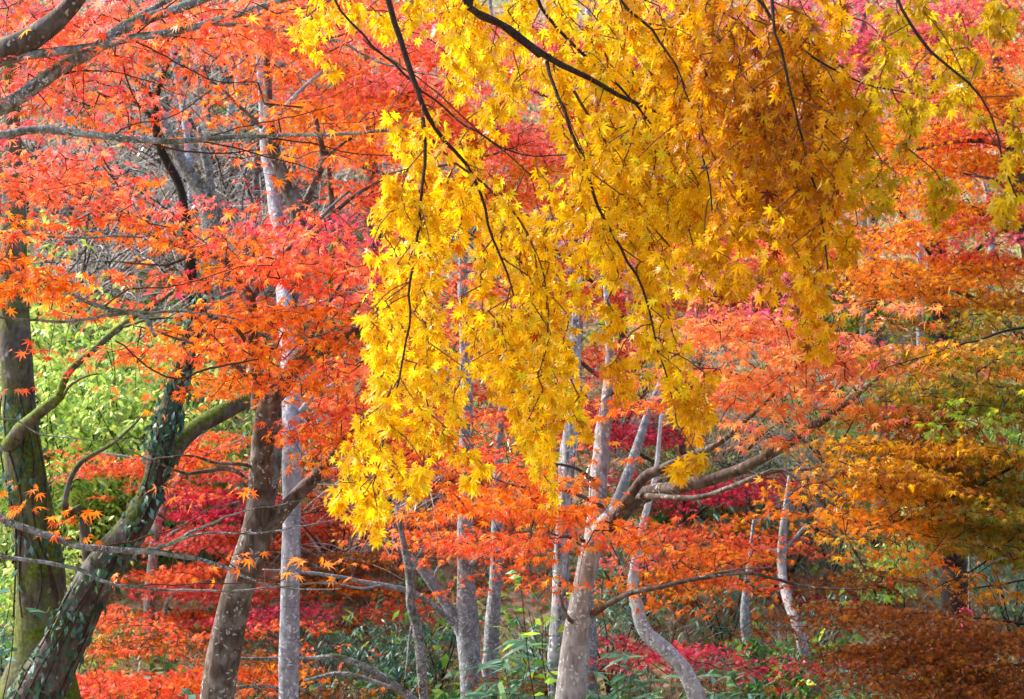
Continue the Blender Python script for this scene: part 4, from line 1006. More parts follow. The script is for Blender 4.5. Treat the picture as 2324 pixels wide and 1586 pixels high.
tree('arched_brown_sapling', 'thin brown trunk curving up at the left of the fork low trunk', 'tree', 'limb',
     [(962, 1586, 13.4, 24), (955, 1500, 13.4, 23), (945, 1420, 13.4, 22), (932, 1370, 13.4, 21), (930, 1310, 13.4, 20), (915, 1230, 13.4, 15), (900, 1150, 13.4, 9)],
     [[(932, 1330, 13.4, 9), (938, 1290, 13.4, 7), (960, 1240, 13.4, 5)], [(920, 1540, 13.4, 5), (935, 1420, 13.4, 6), (945, 1370, 13.4, 5)]], seed=28)
tree('fallen_bough', 'grey fallen bough sloping down to the right through the low greenery', 'branch', 'limb',
     [(700, 1496, 12.9, 10), (760, 1490, 12.9, 14), (810, 1506, 12.9, 16), (860, 1532, 12.9, 18), (910, 1566, 12.9, 20), (960, 1610, 12.9, 20)],
     [[(690, 1545, 12.8, 8), (760, 1528, 12.8, 9), (810, 1532, 12.8, 10), (860, 1550, 12.8, 10), (900, 1562, 12.8, 9)], [(720, 1494, 12.9, 9), (640, 1498, 12.8, 9), (560, 1496, 12.7, 7), (500, 1490, 12.7, 5)],
      [(640, 1560, 12.8, 6), (560, 1552, 12.7, 8), (470, 1562, 12.7, 6), (380, 1586, 12.7, 5)]], ground=False, seed=29)
tree('sinuous_pale_tree', 'white mottled trunk bending in a smooth curve right of the forked pale maple', 'tree', 'white',
     [(1600, 1640, 12.6, 40), (1578, 1575, 12.6, 38), (1552, 1520, 12.6, 36), (1510, 1475, 12.6, 34), (1470, 1440, 12.6, 33), (1452, 1405, 12.6, 33), (1446, 1370, 12.6, 30), (1436, 1335, 12.6, 24), (1440, 1280, 12.6, 19), (1458, 1190, 12.6, 15), (1486, 1080, 12.6, 12), (1500, 940, 12.6, 7)], seed=30, rough=.07)
tree('slim_pale_tree', 'thin pale crooked stem rising from the bamboo grass right of the curved white trunk', 'tree', 'silver',
     [(1718, 1600, 15, 22), (1708, 1540, 15, 22), (1696, 1480, 15, 21), (1690, 1400, 15, 20), (1694, 1330, 15, 17), (1702, 1260, 15, 12), (1710, 1180, 15, 7)], seed=33)
tree('slanting_pale_tree', 'slim brownish grey trunk slanting left behind the orange leaves on the right', 'tree', 'pale',
     [(1856, 1600, 14.6, 28), (1845, 1540, 14.6, 27), (1828, 1490, 14.6, 25), (1808, 1420, 14.6, 24), (1786, 1360, 14.8, 22), (1774, 1290, 15, 20), (1776, 1210, 15, 19), (1784, 1140, 15, 12), (1790, 1080, 15, 6)],
     [[(1778, 1250, 15, 10), (1800, 1225, 15, 8), (1830, 1190, 15, 6)], [(1774, 1290, 15, 6), (1760, 1250, 15, 5), (1715, 1245, 15, 4), (1680, 1270, 15, 3)]], seed=34)

tree('dark_cedar', 'dark shaggy barked trunk among the leaves on the right', 'tree', 'dark',
     [(2172, 1560, 12.4, 66), (2168, 1400, 12.5, 64), (2162, 1300, 12.6, 62), (2156, 1200, 12.9, 58), (2148, 1050, 15.5, 54), (2138, 800, 18, 44), (2128, 560, 18, 34), (2120, 200, 18, 20), (2115, -100, 18, 10)],
     [[(2146, 1000, 18, 14), (2100, 950, 17.8, 11), (2050, 930, 17.6, 8), (1990, 935, 17.5, 5)], [(2130, 650, 18, 12), (2220, 560, 17.6, 9), (2300, 500, 17.4, 6)], [(2128, 600, 18, 12), (2040, 480, 17.6, 9), (1950, 380, 17.4, 6)], [(2122, 350, 18, 12), (2220, 260, 17.6, 9), (2320, 200, 17.4, 5)], [(2120, 250, 18, 10), (2010, 150, 17.6, 8), (1930, 60, 17.4, 5)], [(2136, 760, 18, 12), (2250, 700, 17.6, 8), (2330, 660, 17.4, 5)]],
     [], seed=35)
b_trees = dict(cover=4.6, leaf=5.2, thick=.7, tier=.5)
tree('golden_maple', 'orange and gold leaved maple crown behind the hanging yellow leaves at upper right', 'maple tree', 'brown',
     [(2420, 1450, 14, 80), (2400, 1100, 14, 70), (2370, 800, 14, 60), (2330, 500, 14, 46), (2280, 250, 14, 30), (2240, 20, 14, 16)],
     [[(2370, 820, 14, 24), (2250, 700, 13.8, 14), (2120, 640, 13.7, 9), (1990, 600, 13.6, 5)], [(2340, 560, 14, 24), (2220, 480, 13.8, 14), (2090, 450, 13.7, 9), (1960, 455, 13.6, 5)], [(2300, 330, 14, 20), (2200, 320, 13.8, 11), (2080, 340, 13.7, 6)], [(2270, 200, 14, 16), (2160, 130, 13.8, 10), (2040, 120, 13.7, 5)],
      [(2330, 520, 14, 12), (2280, 420, 13.7, 8), (2190, 390, 13.6, 5)]],
     [(2110, 280, 110, 60, 0, 13.8, 'AO'), (2230, 200, 110, 70, 10, 13.8, 'AO'), (2260, 80, 90, 70, 0, 13.8, 'OR'), (2160, 100, 100, 60, 0, 13.8, 'AO', dict(cover=2.4)), (2080, 420, 130, 50, 5, 13.7, 'AO', dict(cover=2.4)), (2210, 370, 120, 50, 0, 13.7, 'AO'), (2290, 280, 80, 60, 0, 13.7, 'AO'), (2185, 275, 70, 40, 25, 13.4, 'PK', dict(cover=2.6)),
      (2230, 500, 130, 45, -8, 13.6, 'S'), (2200, 540, 110, 35, -5, 13.5, 'PK', dict(cover=2)), (2080, 510, 130, 45, 0, 13.6, 'AO'), (2010, 560, 120, 45, 5, 13.6, 'AO'), (2150, 600, 150, 50, 5, 13.6, 'AO'), (2270, 600, 100, 50, 0, 13.5, 'OR'), (2060, 650, 140, 50, 10, 13.6, 'AO'), (2210, 680, 130, 50, 0, 13.5, 'AM'), (2300, 700, 70, 50, 0, 13.5, 'AM'), (1960, 480, 60, 40, 0, 13.7, 'OS', dict(cover=2)), (2280, 770, 90, 30, 0, 13.2, 'OS', dict(cover=2)), (2130, 730, 130, 40, 10, 13.5, 'OL', dict(cover=2.6)), (2000, 620, 100, 40, 0, 13.6, 'AO'), (2150, 345, 110, 40, 0, 14.2, 'AO'), (2240, 320, 100, 50, 0, 14.2, 'OR'), (2050, 370, 110, 40, 0, 14.2, 'AO'), (2290, 420, 80, 40, 0, 14.2, 'OR'), (2160, 460, 120, 40, 0, 14.2, 'AO'), (2260, 560, 100, 40, 0, 14.2, 'AO'), (2300, 180, 60, 60, 0, 14.2, 'AO')],
     dflt=dict(cover=3.4, leaf=4.6, thick=.5, tier=.34), seed=36)
tree('pink_maple', 'magenta pink leaved maple glimpsed high behind the yellow curtain', 'maple tree', 'brown',
     [(2010, 1100, 16.5, 26), (1990, 700, 16.5, 24), (1975, 400, 16.5, 20), (1965, 160, 16.5, 22), (1950, -60, 16.5, 10)],
     [[(1980, 500, 16.5, 14), (2060, 400, 16.3, 8), (2150, 320, 16.2, 4)], [(1970, 240, 16.5, 12), (1900, 140, 16.3, 7), (1840, 60, 16.2, 4)], [(1968, 200, 16.5, 11), (2020, 90, 16.3, 6), (2080, 20, 16.2, 3)], [(1985, 640, 16.5, 14), (1850, 560, 16.3, 8), (1720, 540, 16.2, 4)], [(1990, 700, 16.5, 14), (1800, 660, 16.3, 8), (1620, 640, 16.2, 4)]],
     [(1930, 60, 70, 60, 0, 16.4, 'PK'), (1970, 140, 70, 60, 0, 16.4, 'PK'), (1900, 10, 80, 40, 0, 16.4, 'PK'), (2020, 230, 60, 40, 10, 16.3, 'R', dict(cover=2)), (2060, 300, 50, 30, 0, 16.3, 'PK', dict(cover=2)), (1940, 250, 60, 50, 0, 16.4, 'OS', dict(cover=1.5)), (2220, 40, 70, 50, 0, 16.3, 'R'), (2060, 30, 80, 50, 0, 16.3, 'PK'), (2140, 60, 80, 50, 0, 16.3, 'AO'), (2290, 30, 70, 50, 0, 16.3, 'OR'), (2090, 130, 90, 50, 0, 16.3, 'R'), (2100, 220, 90, 50, 0, 16.3, 'AO'), (2000, 340, 80, 50, 0, 16.3, 'BR'), (2290, 160, 60, 60, 0, 16.3, 'AO'),
      (1700, 560, 120, 60, 0, 16.3, 'OR'), (1620, 620, 120, 60, 0, 16.3, 'PK'), (1780, 650, 120, 60, 0, 16.2, 'BR'), (1850, 560, 100, 60, 0, 16.2, 'OR'), (1960, 620, 90, 50, 0, 16.2, 'BR')],
     dflt=b_trees, seed=37)
tree('brown_leaved_maple', 'dull rust brown leaved maple spreading low at the bottom right', 'maple tree', 'dark',
     [(2520, 1750, 12, 90), (2480, 1500, 12, 80), (2440, 1350, 12, 60), (2400, 1200, 12, 36), (2380, 1100, 12, 20)],
     [[(2470, 1450, 12, 13), (2340, 1420, 11.8, 7), (2200, 1400, 11.7, 5), (2080, 1390, 11.6, 4), (1950, 1390, 11.5, 2)], [(2480, 1520, 12, 13), (2320, 1510, 11.8, 7), (2160, 1500, 11.7, 4), (2000, 1490, 11.6, 2)], [(2420, 1300, 12, 10), (2300, 1320, 11.8, 5), (2200, 1340, 11.7, 3)]],
     [(1990, 1310, 100, 28, 10, 11.6, 'BR'), (2090, 1380, 100, 35, 10, 11.6, 'BR', dict(cover=2)), (1940, 1370, 110, 30, 5, 11.6, 'BR'), (2040, 1430, 140, 40, 5, 11.6, 'BR'), (2180, 1450, 140, 45, 5, 11.7, 'BR'), (2080, 1510, 150, 45, 5, 11.6, 'BR'), (2230, 1530, 120, 50, 5, 11.7, 'BR'), (1960, 1460, 90, 30, 0, 11.5, 'BR', dict(cover=2)), (2150, 1575, 150, 35, 0, 11.5, 'BR'), (2280, 1430, 70, 60, 0, 11.7, 'BR'), (2280, 1370, 50, 30, 0, 11.8, 'BR', dict(cover=1.6)), (2165, 1445, 90, 30, 5, 11.6, 'BR'), (2240, 1480, 90, 40, 5, 11.6, 'BR'), (2160, 1490, 110, 36, 5, 11.6, 'BR'), (2100, 1560, 140, 30, 0, 11.5, 'BR'), (2270, 1570, 70, 40, 0, 11.5, 'BR'), (1920, 1540, 70, 20, 0, 11.6, 'BR', dict(cover=2)), (2150, 1230, 40, 14, 0, 11.8, 'OR', dict(cover=1)), (2165, 1310, 40, 12, 10, 11.8, 'OR', dict(cover=.7)), (2200, 1265, 50, 10, 0, 11.8, 'O', dict(cover=1)), (2010, 1560, 80, 25, 0, 11.4, 'BR', dict(cover=1.4)), (1810, 1410, 100, 22, 0, 11.7, 'BR', dict(cover=1.6)), (1700, 1440, 60, 20, 0, 11.7, 'BR', dict(cover=1))],
     dflt=dict(cover=5.2, leaf=3.9, thick=.5, tier=.34), seed=38)
tree('crimson_maple', 'crimson leaved maple spread in flat layers behind the curved white trunk', 'maple tree', 'brown',
     [(1560, 1560, 17.5, 34), (1545, 1420, 17.5, 30), (1540, 1250, 17.5, 26), (1550, 1100, 17.5, 20), (1545, 960, 17.5, 14), (1540, 820, 17.5, 8)],
     [[(1545, 1420, 17.5, 11), (1440, 1440, 17.2, 7), (1360, 1440, 17, 4)], [(1546, 1430, 17.5, 11), (1660, 1400, 17.2, 8), (1820, 1350, 17, 6), (1950, 1340, 17, 3)], [(1542, 1200, 17.5, 11), (1640, 1130, 17.2, 8), (1760, 1120, 17, 4)], [(1550, 1080, 17.5, 10), (1450, 1030, 17.2, 7), (1370, 960, 17, 4)], [(1541, 1280, 17.5, 10), (1640, 1230, 17.2, 7), (1760, 1200, 17, 4)]],
     [(1400, 1450, 60, 16, 8, 14.8, 'R'), (1480, 1465, 90, 16, 5, 14.8, 'R'), (1570, 1475, 80, 18, 0, 14.8, 'R'), (1500, 1490, 90, 14, 5, 13.6, 'R'), (1380, 1500, 50, 14, 10, 13.4, 'R'), (1590, 1435, 60, 14, 0, 16.8, 'R'), (1610, 1500, 90, 14, 0, 13.6, 'RD', dict(cover=2)), (1700, 1520, 80, 14, 0, 13.4, 'R', dict(cover=1.5)), (1620, 1545, 90, 16, 0, 13.4, 'BR', dict(cover=1.5)), (1480, 1540, 60, 16, 0, 13.3, 'BR', dict(cover=1.5)),
      (1720, 1338, 90, 14, 0, 16.8, 'R'), (1830, 1345, 100, 15, 5, 16.8, 'R'), (1920, 1355, 60, 14, 5, 16.8, 'R'), (1560, 1380, 70, 16, 0, 17, 'R', dict(cover=2)), (1800, 1490, 90, 14, 0, 13.8, 'R', dict(cover=1.8)), (1880, 1500, 80, 14, 0, 13.8, 'R', dict(cover=1.6)),
      (1620, 1105, 130, 28, -8, 17, 'R'), (1560, 1135, 110, 28, 0, 17, 'R'), (1700, 1090, 90, 22, -5, 17, 'R'), (1420, 1000, 80, 50, 0, 17.2, 'R'), (1480, 960, 70, 40, 0, 17.2, 'RD'), (1390, 940, 50, 40, 0, 17.2, 'R'), (1440, 1060, 60, 30, 0, 17.2, 'R', dict(cover=2)), (1500, 1160, 70, 22, 0, 17.2, 'RD', dict(cover=2)),
      (1540, 1215, 110, 34, 0, 16.8, 'OR'), (1620, 1260, 130, 36, 0, 16.6, 'O'), (1700, 1230, 90, 34, 0, 16.6, 'OR'), (1560, 1290, 110, 32, 0, 16.4, 'O'), (1640, 1325, 120, 28, 0, 16.4, 'OR'), (1460, 1230, 60, 30, 0, 16.8, 'S'), (1530, 1340, 70, 26, 0, 16.4, 'AO'), (1590, 1365, 80, 16, 0, 16.4, 'O'), (1700, 1290, 80, 18, 0, 16.4, 'R', dict(cover=2)), (1720, 1180, 70, 22, 0, 16.8, 'AO'), (1790, 1150, 70, 18, 0, 16.8, 'O', dict(cover=2))],
     dflt=dict(cover=3.4, leaf=4.8, thick=.4, tier=.36), seed=39)
tree('layered_red_maple', 'red orange maple in flat layers behind the mossy trunks and the brown trunked maple', 'maple tree', 'pale',
     [(345, 1600, 16, 30), (340, 1490, 16, 30), (338, 1390, 16, 28), (345, 1290, 16, 24), (360, 1180, 16, 20), (420, 1060, 16, 14), (460, 980, 16, 9)],
     [[(342, 1440, 16, 12), (372, 1410, 15.9, 12), (378, 1370, 15.8, 10), (420, 1330, 15.7, 6), (520, 1300, 15.6, 4)], [(340, 1420, 16, 10), (250, 1380, 15.7, 6), (190, 1390, 15.6, 4)], [(350, 1240, 16, 10), (450, 1170, 15.7, 7), (540, 1140, 15.6, 4)], [(345, 1520, 16, 10), (240, 1520, 15.7, 7), (170, 1540, 15.6, 4)], [(345, 1500, 16, 10), (450, 1500, 15.7, 7), (560, 1470, 15.6, 4)], [(420, 1060, 16, 8), (480, 1030, 15.8, 6), (560, 1000, 15.8, 4)], [(400, 1090, 16, 8), (300, 1040, 15.8, 6), (200, 1030, 15.8, 4)]],
     [(300, 1395, 90, 22, 0, 14.6, 'OR'), (380, 1340, 110, 26, 0, 15.7, 'S'), (340, 1300, 80, 24, -5, 15.7, 'OR', dict(cover=2.6)), (470, 1290, 110, 28, -6, 15.7, 'OR'), (440, 1240, 90, 26, 0, 15.7, 'S'), (530, 1230, 80, 30, 0, 15.8, 'OR'), (450, 1380, 110, 26, 0, 15.6, 'OR'), (240, 1420, 60, 16, 0, 14.6, 'OR', dict(cover=2)), (520, 1330, 60, 30, 0, 15.6, 'S'),
      (430, 1150, 70, 34, 0, 15.8, 'R'), (490, 1110, 80, 34, 0, 15.8, 'R'), (450, 1195, 80, 24, 0, 15.8, 'S'), (530, 1160, 50, 30, 0, 15.8, 'RD'), (540, 1090, 40, 30, 0, 15.8, 'S'), (400, 1110, 50, 20, 0, 15.8, 'OR'),
      (500, 1020, 80, 22, -5, 15.9, 'OR'), (430, 1045, 80, 16, 0, 15.9, 'O'), (540, 1000, 60, 20, 0, 15.9, 'OR'), (220, 1030, 80, 18, 0, 15.9, 'OR', dict(cover=2.4)), (300, 1050, 90, 22, 0, 15.9, 'OR'), (230, 1065, 70, 14, 0, 15.9, 'S', dict(cover=2)), (500, 860, 60, 40, 0, 15.9, 'AO'), (540, 820, 50, 40, 0, 15.9, 'AO'), (480, 920, 40, 25, 0, 15.9, 'AO', dict(cover=1.4)),
      (400, 1450, 90, 24, 0, 13.4, 'BR', dict(cover=2.6)), (330, 1440, 80, 24, 0, 13.6, 'OR', dict(cover=2.6)), (220, 1490, 60, 28, -12, 13.2, 'BR'), (270, 1470, 50, 20, 0, 13.3, 'OR'), (300, 1530, 110, 26, 0, 13.2, 'OR'), (210, 1560, 90, 28, 0, 13.1, 'S'), (400, 1520, 100, 30, 0, 13.2, 'OR'), (330, 1570, 120, 22, 0, 13.1, 'OR'), (480, 1560, 80, 30, 0, 13.2, 'O'), (170, 1590, 60, 16, 0, 13.0, 'OR'),
      (600, 1400, 70, 22, -8, 14.6, 'RD'), (640, 1380, 50, 16, -10, 15.6, 'R'), (570, 1430, 70, 18, -8, 14.5, 'OR'), (600, 1480, 80, 22, 0, 13.3, 'BR'), (560, 1510, 70, 24, 0, 13.2, 'O'), (700, 1520, 60, 14, 0, 13.2, 'BR', dict(cover=1.6))],
     dflt=dict(cover=5.2, leaf=4.8, thick=.4, tier=.34), seed=40)
tree('shaded_rust_maple', 'dim rust orange maple spreading behind the trunks at the centre', 'maple tree', 'dark',
     [(820, 1620, 18, 30), (830, 1480, 18, 28), (850, 1360, 18, 24), (860, 1240, 18, 18), (870, 1100, 18, 12), (880, 960, 18, 7)],
     [[(845, 1400, 18, 11), (740, 1360, 17.7, 7), (640, 1340, 17.6, 4)], [(848, 1380, 18, 11), (960, 1380, 17.7, 8), (1100, 1390, 17.6, 5), (1240, 1400, 17.5, 3)], [(860, 1240, 18, 10), (740, 1180, 17.7, 6), (690, 1100, 17.6, 4)], [(856, 1300, 18, 10), (1000, 1300, 17.7, 7), (1200, 1350, 17.5, 4)], [(835, 1470, 18, 9), (720, 1420, 17.7, 5)], [(866, 1150, 18, 9), (960, 1060, 17.7, 5), (1040, 960, 17.6, 3)], [(875, 1040, 18, 8), (760, 960, 17.7, 5)]],
     [(760, 1290, 100, 40, 0, 16.6, 'BR'), (720, 1350, 80, 40, 0, 16.4, 'OR'), (840, 1340, 100, 30, 0, 16.7, 'O'), (880, 1280, 90, 28, 0, 16.7, 'BR'), (900, 1375, 80, 28, 0, 16.5, 'OR'), (960, 1390, 60, 26, 0, 16.5, 'OR'), (780, 1440, 80, 28, 0, 16.2, 'BR'), (720, 1400, 60, 22, 0, 16.2, 'BR'), (1000, 1320, 90, 28, 0, 17.6, 'BR'), (1200, 1380, 100, 34, 0, 17.5, 'BR'), (1150, 1430, 70, 28, 0, 17.5, 'BR', dict(cover=2.4)), (1240, 1330, 60, 28, 0, 17.5, 'BR'), (1000, 1440, 50, 22, 0, 17.4, 'BR', dict(cover=2)), (1210, 1470, 70, 24, 0, 17.4, 'BR', dict(cover=2)), (830, 1400, 60, 24, 0, 17.5, 'BR', dict(cover=2)),
      (760, 1130, 80, 50, 0, 17.7, 'S'), (740, 1210, 80, 40, 0, 17.7, 'OR'), (700, 1160, 50, 50, 0, 17.7, 'OR'), (840, 1200, 90, 40, 0, 17.8, 'OR'), (730, 1040, 60, 50, 0, 17.8, 'S'), (780, 960, 80, 60, 0, 17.8, 'OR'), (960, 1160, 100, 50, 0, 17.8, 'OR'), (900, 1080, 80, 60, 0, 17.8, 'R'), (1040, 1080, 90, 50, 0, 17.8, 'OR'), (960, 980, 90, 60, 0, 17.8, 'OR'), (1050, 1180, 90, 40, 0, 17.8, 'OR'), (1050, 920, 70, 50, 0, 17.8, 'OR'), (1000, 1540, 70, 22, 0, 13.6, 'BR', dict(cover=1.6)), (760, 1570, 110, 18, 0, 13.4, 'BR', dict(cover=2.4)), (1180, 1540, 90, 26, 0, 13.6, 'BR', dict(cover=1.8)), (1220, 1500, 60, 24, 0, 13.8, 'BR', dict(cover=1.8)), (720, 1470, 60, 20, 0, 13.8, 'OR', dict(cover=1.2)), (900, 1580, 80, 12, 0, 13.2, 'BR', dict(cover=2))],
     dflt=dict(cover=3.4, leaf=5, thick=.5, tier=.4), seed=41)
tree('scarlet_backdrop_maple', 'tall scarlet and salmon maple standing behind the hanging yellow leaves', 'maple tree', 'brown',
     [(1420, 1400, 20, 40), (1425, 1150, 20, 36), (1415, 900, 20, 32), (1400, 600, 20, 26), (1390, 300, 20, 18), (1380, 50, 20, 10)],
     [[(1405, 700, 20, 14), (1250, 560, 19.6, 9), (1100, 480, 19.4, 5)], [(1400, 600, 20, 14), (1540, 480, 19.6, 9), (1680, 380, 19.4, 5)], [(1392, 350, 20, 12), (1250, 230, 19.6, 8), (1080, 150, 19.4, 4)], [(1390, 300, 20, 12), (1560, 150, 19.6, 8), (1750, 60, 19.4, 4)], [(1415, 900, 20, 14), (1280, 800, 19.6, 9), (1120, 740, 19.4, 5)], [(1412, 860, 20, 14), (1560, 740, 19.6, 9), (1720, 680, 19.4, 5)]],
     [(1000, 60, 130, 80, 0, 19.5, 'OR'), (1120, 160, 140, 80, 0, 19.5, 'S'), (1280, 120, 140, 100, 0, 19.5, 'R'), (1450, 120, 150, 100, 0, 19.5, 'OR'), (1620, 120, 150, 100, 0, 19.5, 'R'), (1780, 60, 140, 80, 0, 19.5, 'PK'), (1010, 240, 120, 70, 0, 19.5, 'S'), (1140, 330, 130, 80, 0, 19.5, 'OR'), (1280, 320, 140, 90, 0, 19.5, 'S'), (1450, 320, 150, 100, 0, 19.5, 'OR'), (1620, 320, 150, 100, 0, 19.5, 'S'), (1790, 280, 150, 100, 0, 19.5, 'OR'), (1100, 470, 120, 60, 0, 19.5, 'O'), (1270, 480, 140, 70, 0, 19.5, 'S'), (1440, 500, 150, 90, 0, 19.5, 'OR'), (1600, 500, 150, 90, 0, 19.5, 'S'), (1780, 460, 140, 90, 0, 19.5, 'AO'), (1920, 420, 120, 80, 0, 19.5, 'OR'), (1060, 620, 90, 60, 0, 19.5, 'OR'), (1260, 640, 120, 60, 0, 19.5, 'OR'), (1440, 680, 130, 70, 0, 19.5, 'OR'), (1600, 700, 130, 70, 0, 19.5, 'PK'), (1060, 770, 80, 60, 0, 19.5, 'OR'), (1330, 800, 110, 60, 0, 19.5, 'OR'), (1500, 850, 80, 50, 0, 19.5, 'R'), (1320, 920, 60, 50, 0, 19.5, 'OR')],
     dflt=dict(cover=2.8, leaf=6, thick=.8, tier=.6, shape='far'), seed=42)
tree('orange_backdrop_maple', 'orange red maple crown behind the grey limbs at upper left', 'maple tree', 'brown',
     [(880, 1000, 19, 44), (870, 800, 19, 40), (850, 560, 19, 34), (840, 300, 19, 24), (830, 60, 19, 12)],
     [[(855, 600, 19, 14), (980, 480, 18.8, 9), (1060, 420, 18.6, 5)], [(845, 400, 19, 14), (720, 250, 18.8, 9), (620, 150, 18.6, 5)], [(842, 320, 19, 12), (960, 180, 18.8, 8), (1040, 60, 18.6, 4)], [(848, 480, 19, 12), (780, 420, 18.8, 8)], [(835, 200, 19, 12), (600, 60, 18.8, 8), (350, 40, 18.6, 6), (120, 60, 18.4, 3)]],
     [(640, 60, 130, 60, 0, 18.6, 'S'), (780, 80, 130, 70, 0, 18.6, 'OR'), (900, 150, 130, 80, 0, 18.6, 'S'), (700, 190, 110, 60, 0, 18.6, 'OR'), (820, 260, 120, 70, 0, 18.6, 'OR'), (940, 300, 120, 70, 0, 18.6, 'S'), (860, 380, 120, 60, 0, 18.6, 'OR'), (960, 430, 90, 60, 0, 18.6, 'OR'), (470, 60, 130, 40, 0, 18.6, 'S'), (320, 50, 120, 50, 0, 18.6, 'OR'), (160, 40, 130, 60, 0, 18.6, 'S'), (40, 80, 100, 70, 0, 18.6, 'R'), (160, 130, 120, 50, 0, 18.6, 'OR'), (50, 190, 90, 50, 0, 18.6, 'S'), (830, 470, 80, 40, 0, 18.6, 'R'), (760, 560, 80, 40, 0, 18.6, 'R'), (830, 600, 80, 50, 0, 18.6, 'R'), (560, 470, 60, 22, 0, 18.5, 'R', dict(cover=1.8)), (860, 700, 80, 60, 0, 18.6, 'S'), (860, 850, 70, 60, 0, 18.6, 'OR'), (720, 640, 60, 40, 0, 18.6, 'R')],
     dflt=dict(cover=2.6, leaf=6, thick=.8, tier=.6, shape='far'), seed=43)

# grey trunks standing on the slope in the upper left gap
tree('leaning_slope_tree', 'brown grey trunk leaning left with dark forks in the upper left gap', 'tree', 'limb',
     [(520, 720, 22, 60), (490, 540, 22, 54), (472, 465, 22, 48), (440, 410, 22, 32), (405, 355, 22, 26), (385, 310, 22, 20), (360, 250, 22, 14), (345, 190, 22, 9)],
     [[(482, 480, 22, 26), (476, 400, 22, 20), (462, 345, 22, 15), (452, 290, 22, 9)], [(430, 400, 22, 14), (400, 350, 22, 12), (372, 320, 22, 10)]], seed=44)
tree('dark_forked_maple', 'thin dark stemmed maple forking like a Y in the upper left gap', 'maple tree', 'dark',
     [(430, 600, 21, 26), (412, 440, 21, 20), (380, 370, 21, 19), (362, 330, 21, 19), (352, 270, 21, 18), (356, 215, 21, 15), (372, 160, 21, 12), (362, 110, 21, 8), (345, 60, 21, 5)],
     [[(354, 225, 21, 12), (320, 190, 21, 9), (285, 160, 21, 6)], [(370, 165, 21, 10), (400, 120, 21, 7), (430, 85, 21, 5)], [(352, 270, 21, 8), (290, 220, 21, 6), (220, 200, 20.8, 4)]],
     [(230, 215, 100, 35, 8, 20.8, 'OR', dict(cover=1.0)), (390, 195, 60, 30, 0, 20.8, 'OR', dict(cover=.4)), (430, 130, 80, 40, 0, 20.8, 'OR', dict(cover=.4)), (170, 290, 120, 26, 0, 20.8, 'O', dict(cover=1.0)), (360, 60, 80, 40, 0, 20.8, 'OR', dict(cover=1.4)), (450, 230, 60, 30, 0, 20.8, 'S', dict(cover=.7))],
     dflt=dict(leaf=6, shape='far'), seed=45)

# ------------------------------------------------------------------ the slope behind: trunks, shrubs, dead sticks
def slope_trunk(px, d, w, lean, bark, label, seed, h=6.5):
    y = d * CP
    x = (px - 1161.5) / FX * d
    z = float(ground_h(x, y)) - .1
    rng = np.random.default_rng(seed)
    root = empty('slope_tree', (x, y, z), label, 'tree', 'bare trunks on the slope')
    t = np.linspace(0, 1, 7)
    pts = np.column_stack([lean * t * h + rng.normal(0, .06, 7) * (t > 0), rng.normal(0, .06, 7), t * h, W(w, d) / 2 * (1 - .55 * t)])
    mb = MB()
    c = catmull(pts, .12)
    tube(mb, c, 12, rng, .06)
    mb.build('trunk', M[bark], root)
    for q in range(7):
        k = int(len(c) * rng.uniform(.25, .9))
        az = rng.uniform(0, 6.28)
        ln = rng.uniform(.7, 1.8)
        s = np.linspace(0, 1, 5)
        bp = c[k, :3] + np.column_stack([np.cos(az) * ln * s, np.sin(az) * ln * s, ln * s * .6 + rng.normal(0, .05, 5) * s])
        b = MB()
        tube(b, catmull(np.column_stack([bp, c[k, 3] * .32 * (1 - .8 * s)]), .1), 6, rng, .05)
        b.build('branch', M[bark], root)


for i, (px, d, w, lean, bark, lab) in enumerate([
        (120, 26, 14, .03, 'silver', 'pale trunk on the slope behind the leftmost orange leaves'),
        (235, 30, 14, -.05, 'grey', 'grey trunk far up the slope beneath the heavy brown limb'),
        (420, 24, 20, -.06, 'grey', 'lavender grey trunk behind the Y forked dark maple'),
        (520, 27, 18, .04, 'silver', 'pale grey trunk in the middle of the upper left gap'),
        (545, 23, 18, .1, 'brown', 'brown trunk right of the gap leaning slightly right'),
        (835, 24, 20, .0, 'silver', 'white trunk between red leaves left of the yellow curtain'),
        (870, 28, 13, .03, 'grey', 'thin grey trunk just left of the yellow curtain edge'),
        (1110, 22, 16, .02, 'silver', 'pale trunk in the gap between two yellow curtains'),
        (1310, 21, 22, .02, 'grey', 'grey trunk behind the lower right end of the yellow curtain'),
        (1470, 20, 24, .08, 'silver', 'white trunk slanting behind the upper fork of the pale maple'),
        (1965, 20, 16, -.03, 'silver', 'pale blue grey trunk behind the long right limb'),
        (2100, 21, 20, -.02, 'grey', 'pale narrow trunk left of the dark shaggy trunk'),
        (2235, 23, 18, .05, 'silver', 'bright bluish trunk right of the dark shaggy trunk'),
        (1600, 26, 22, -.04, 'brown', 'brown trunk far back right of the curved white trunk')]):
    slope_trunk(px, d, w, lean, bark, lab, 100 + i)


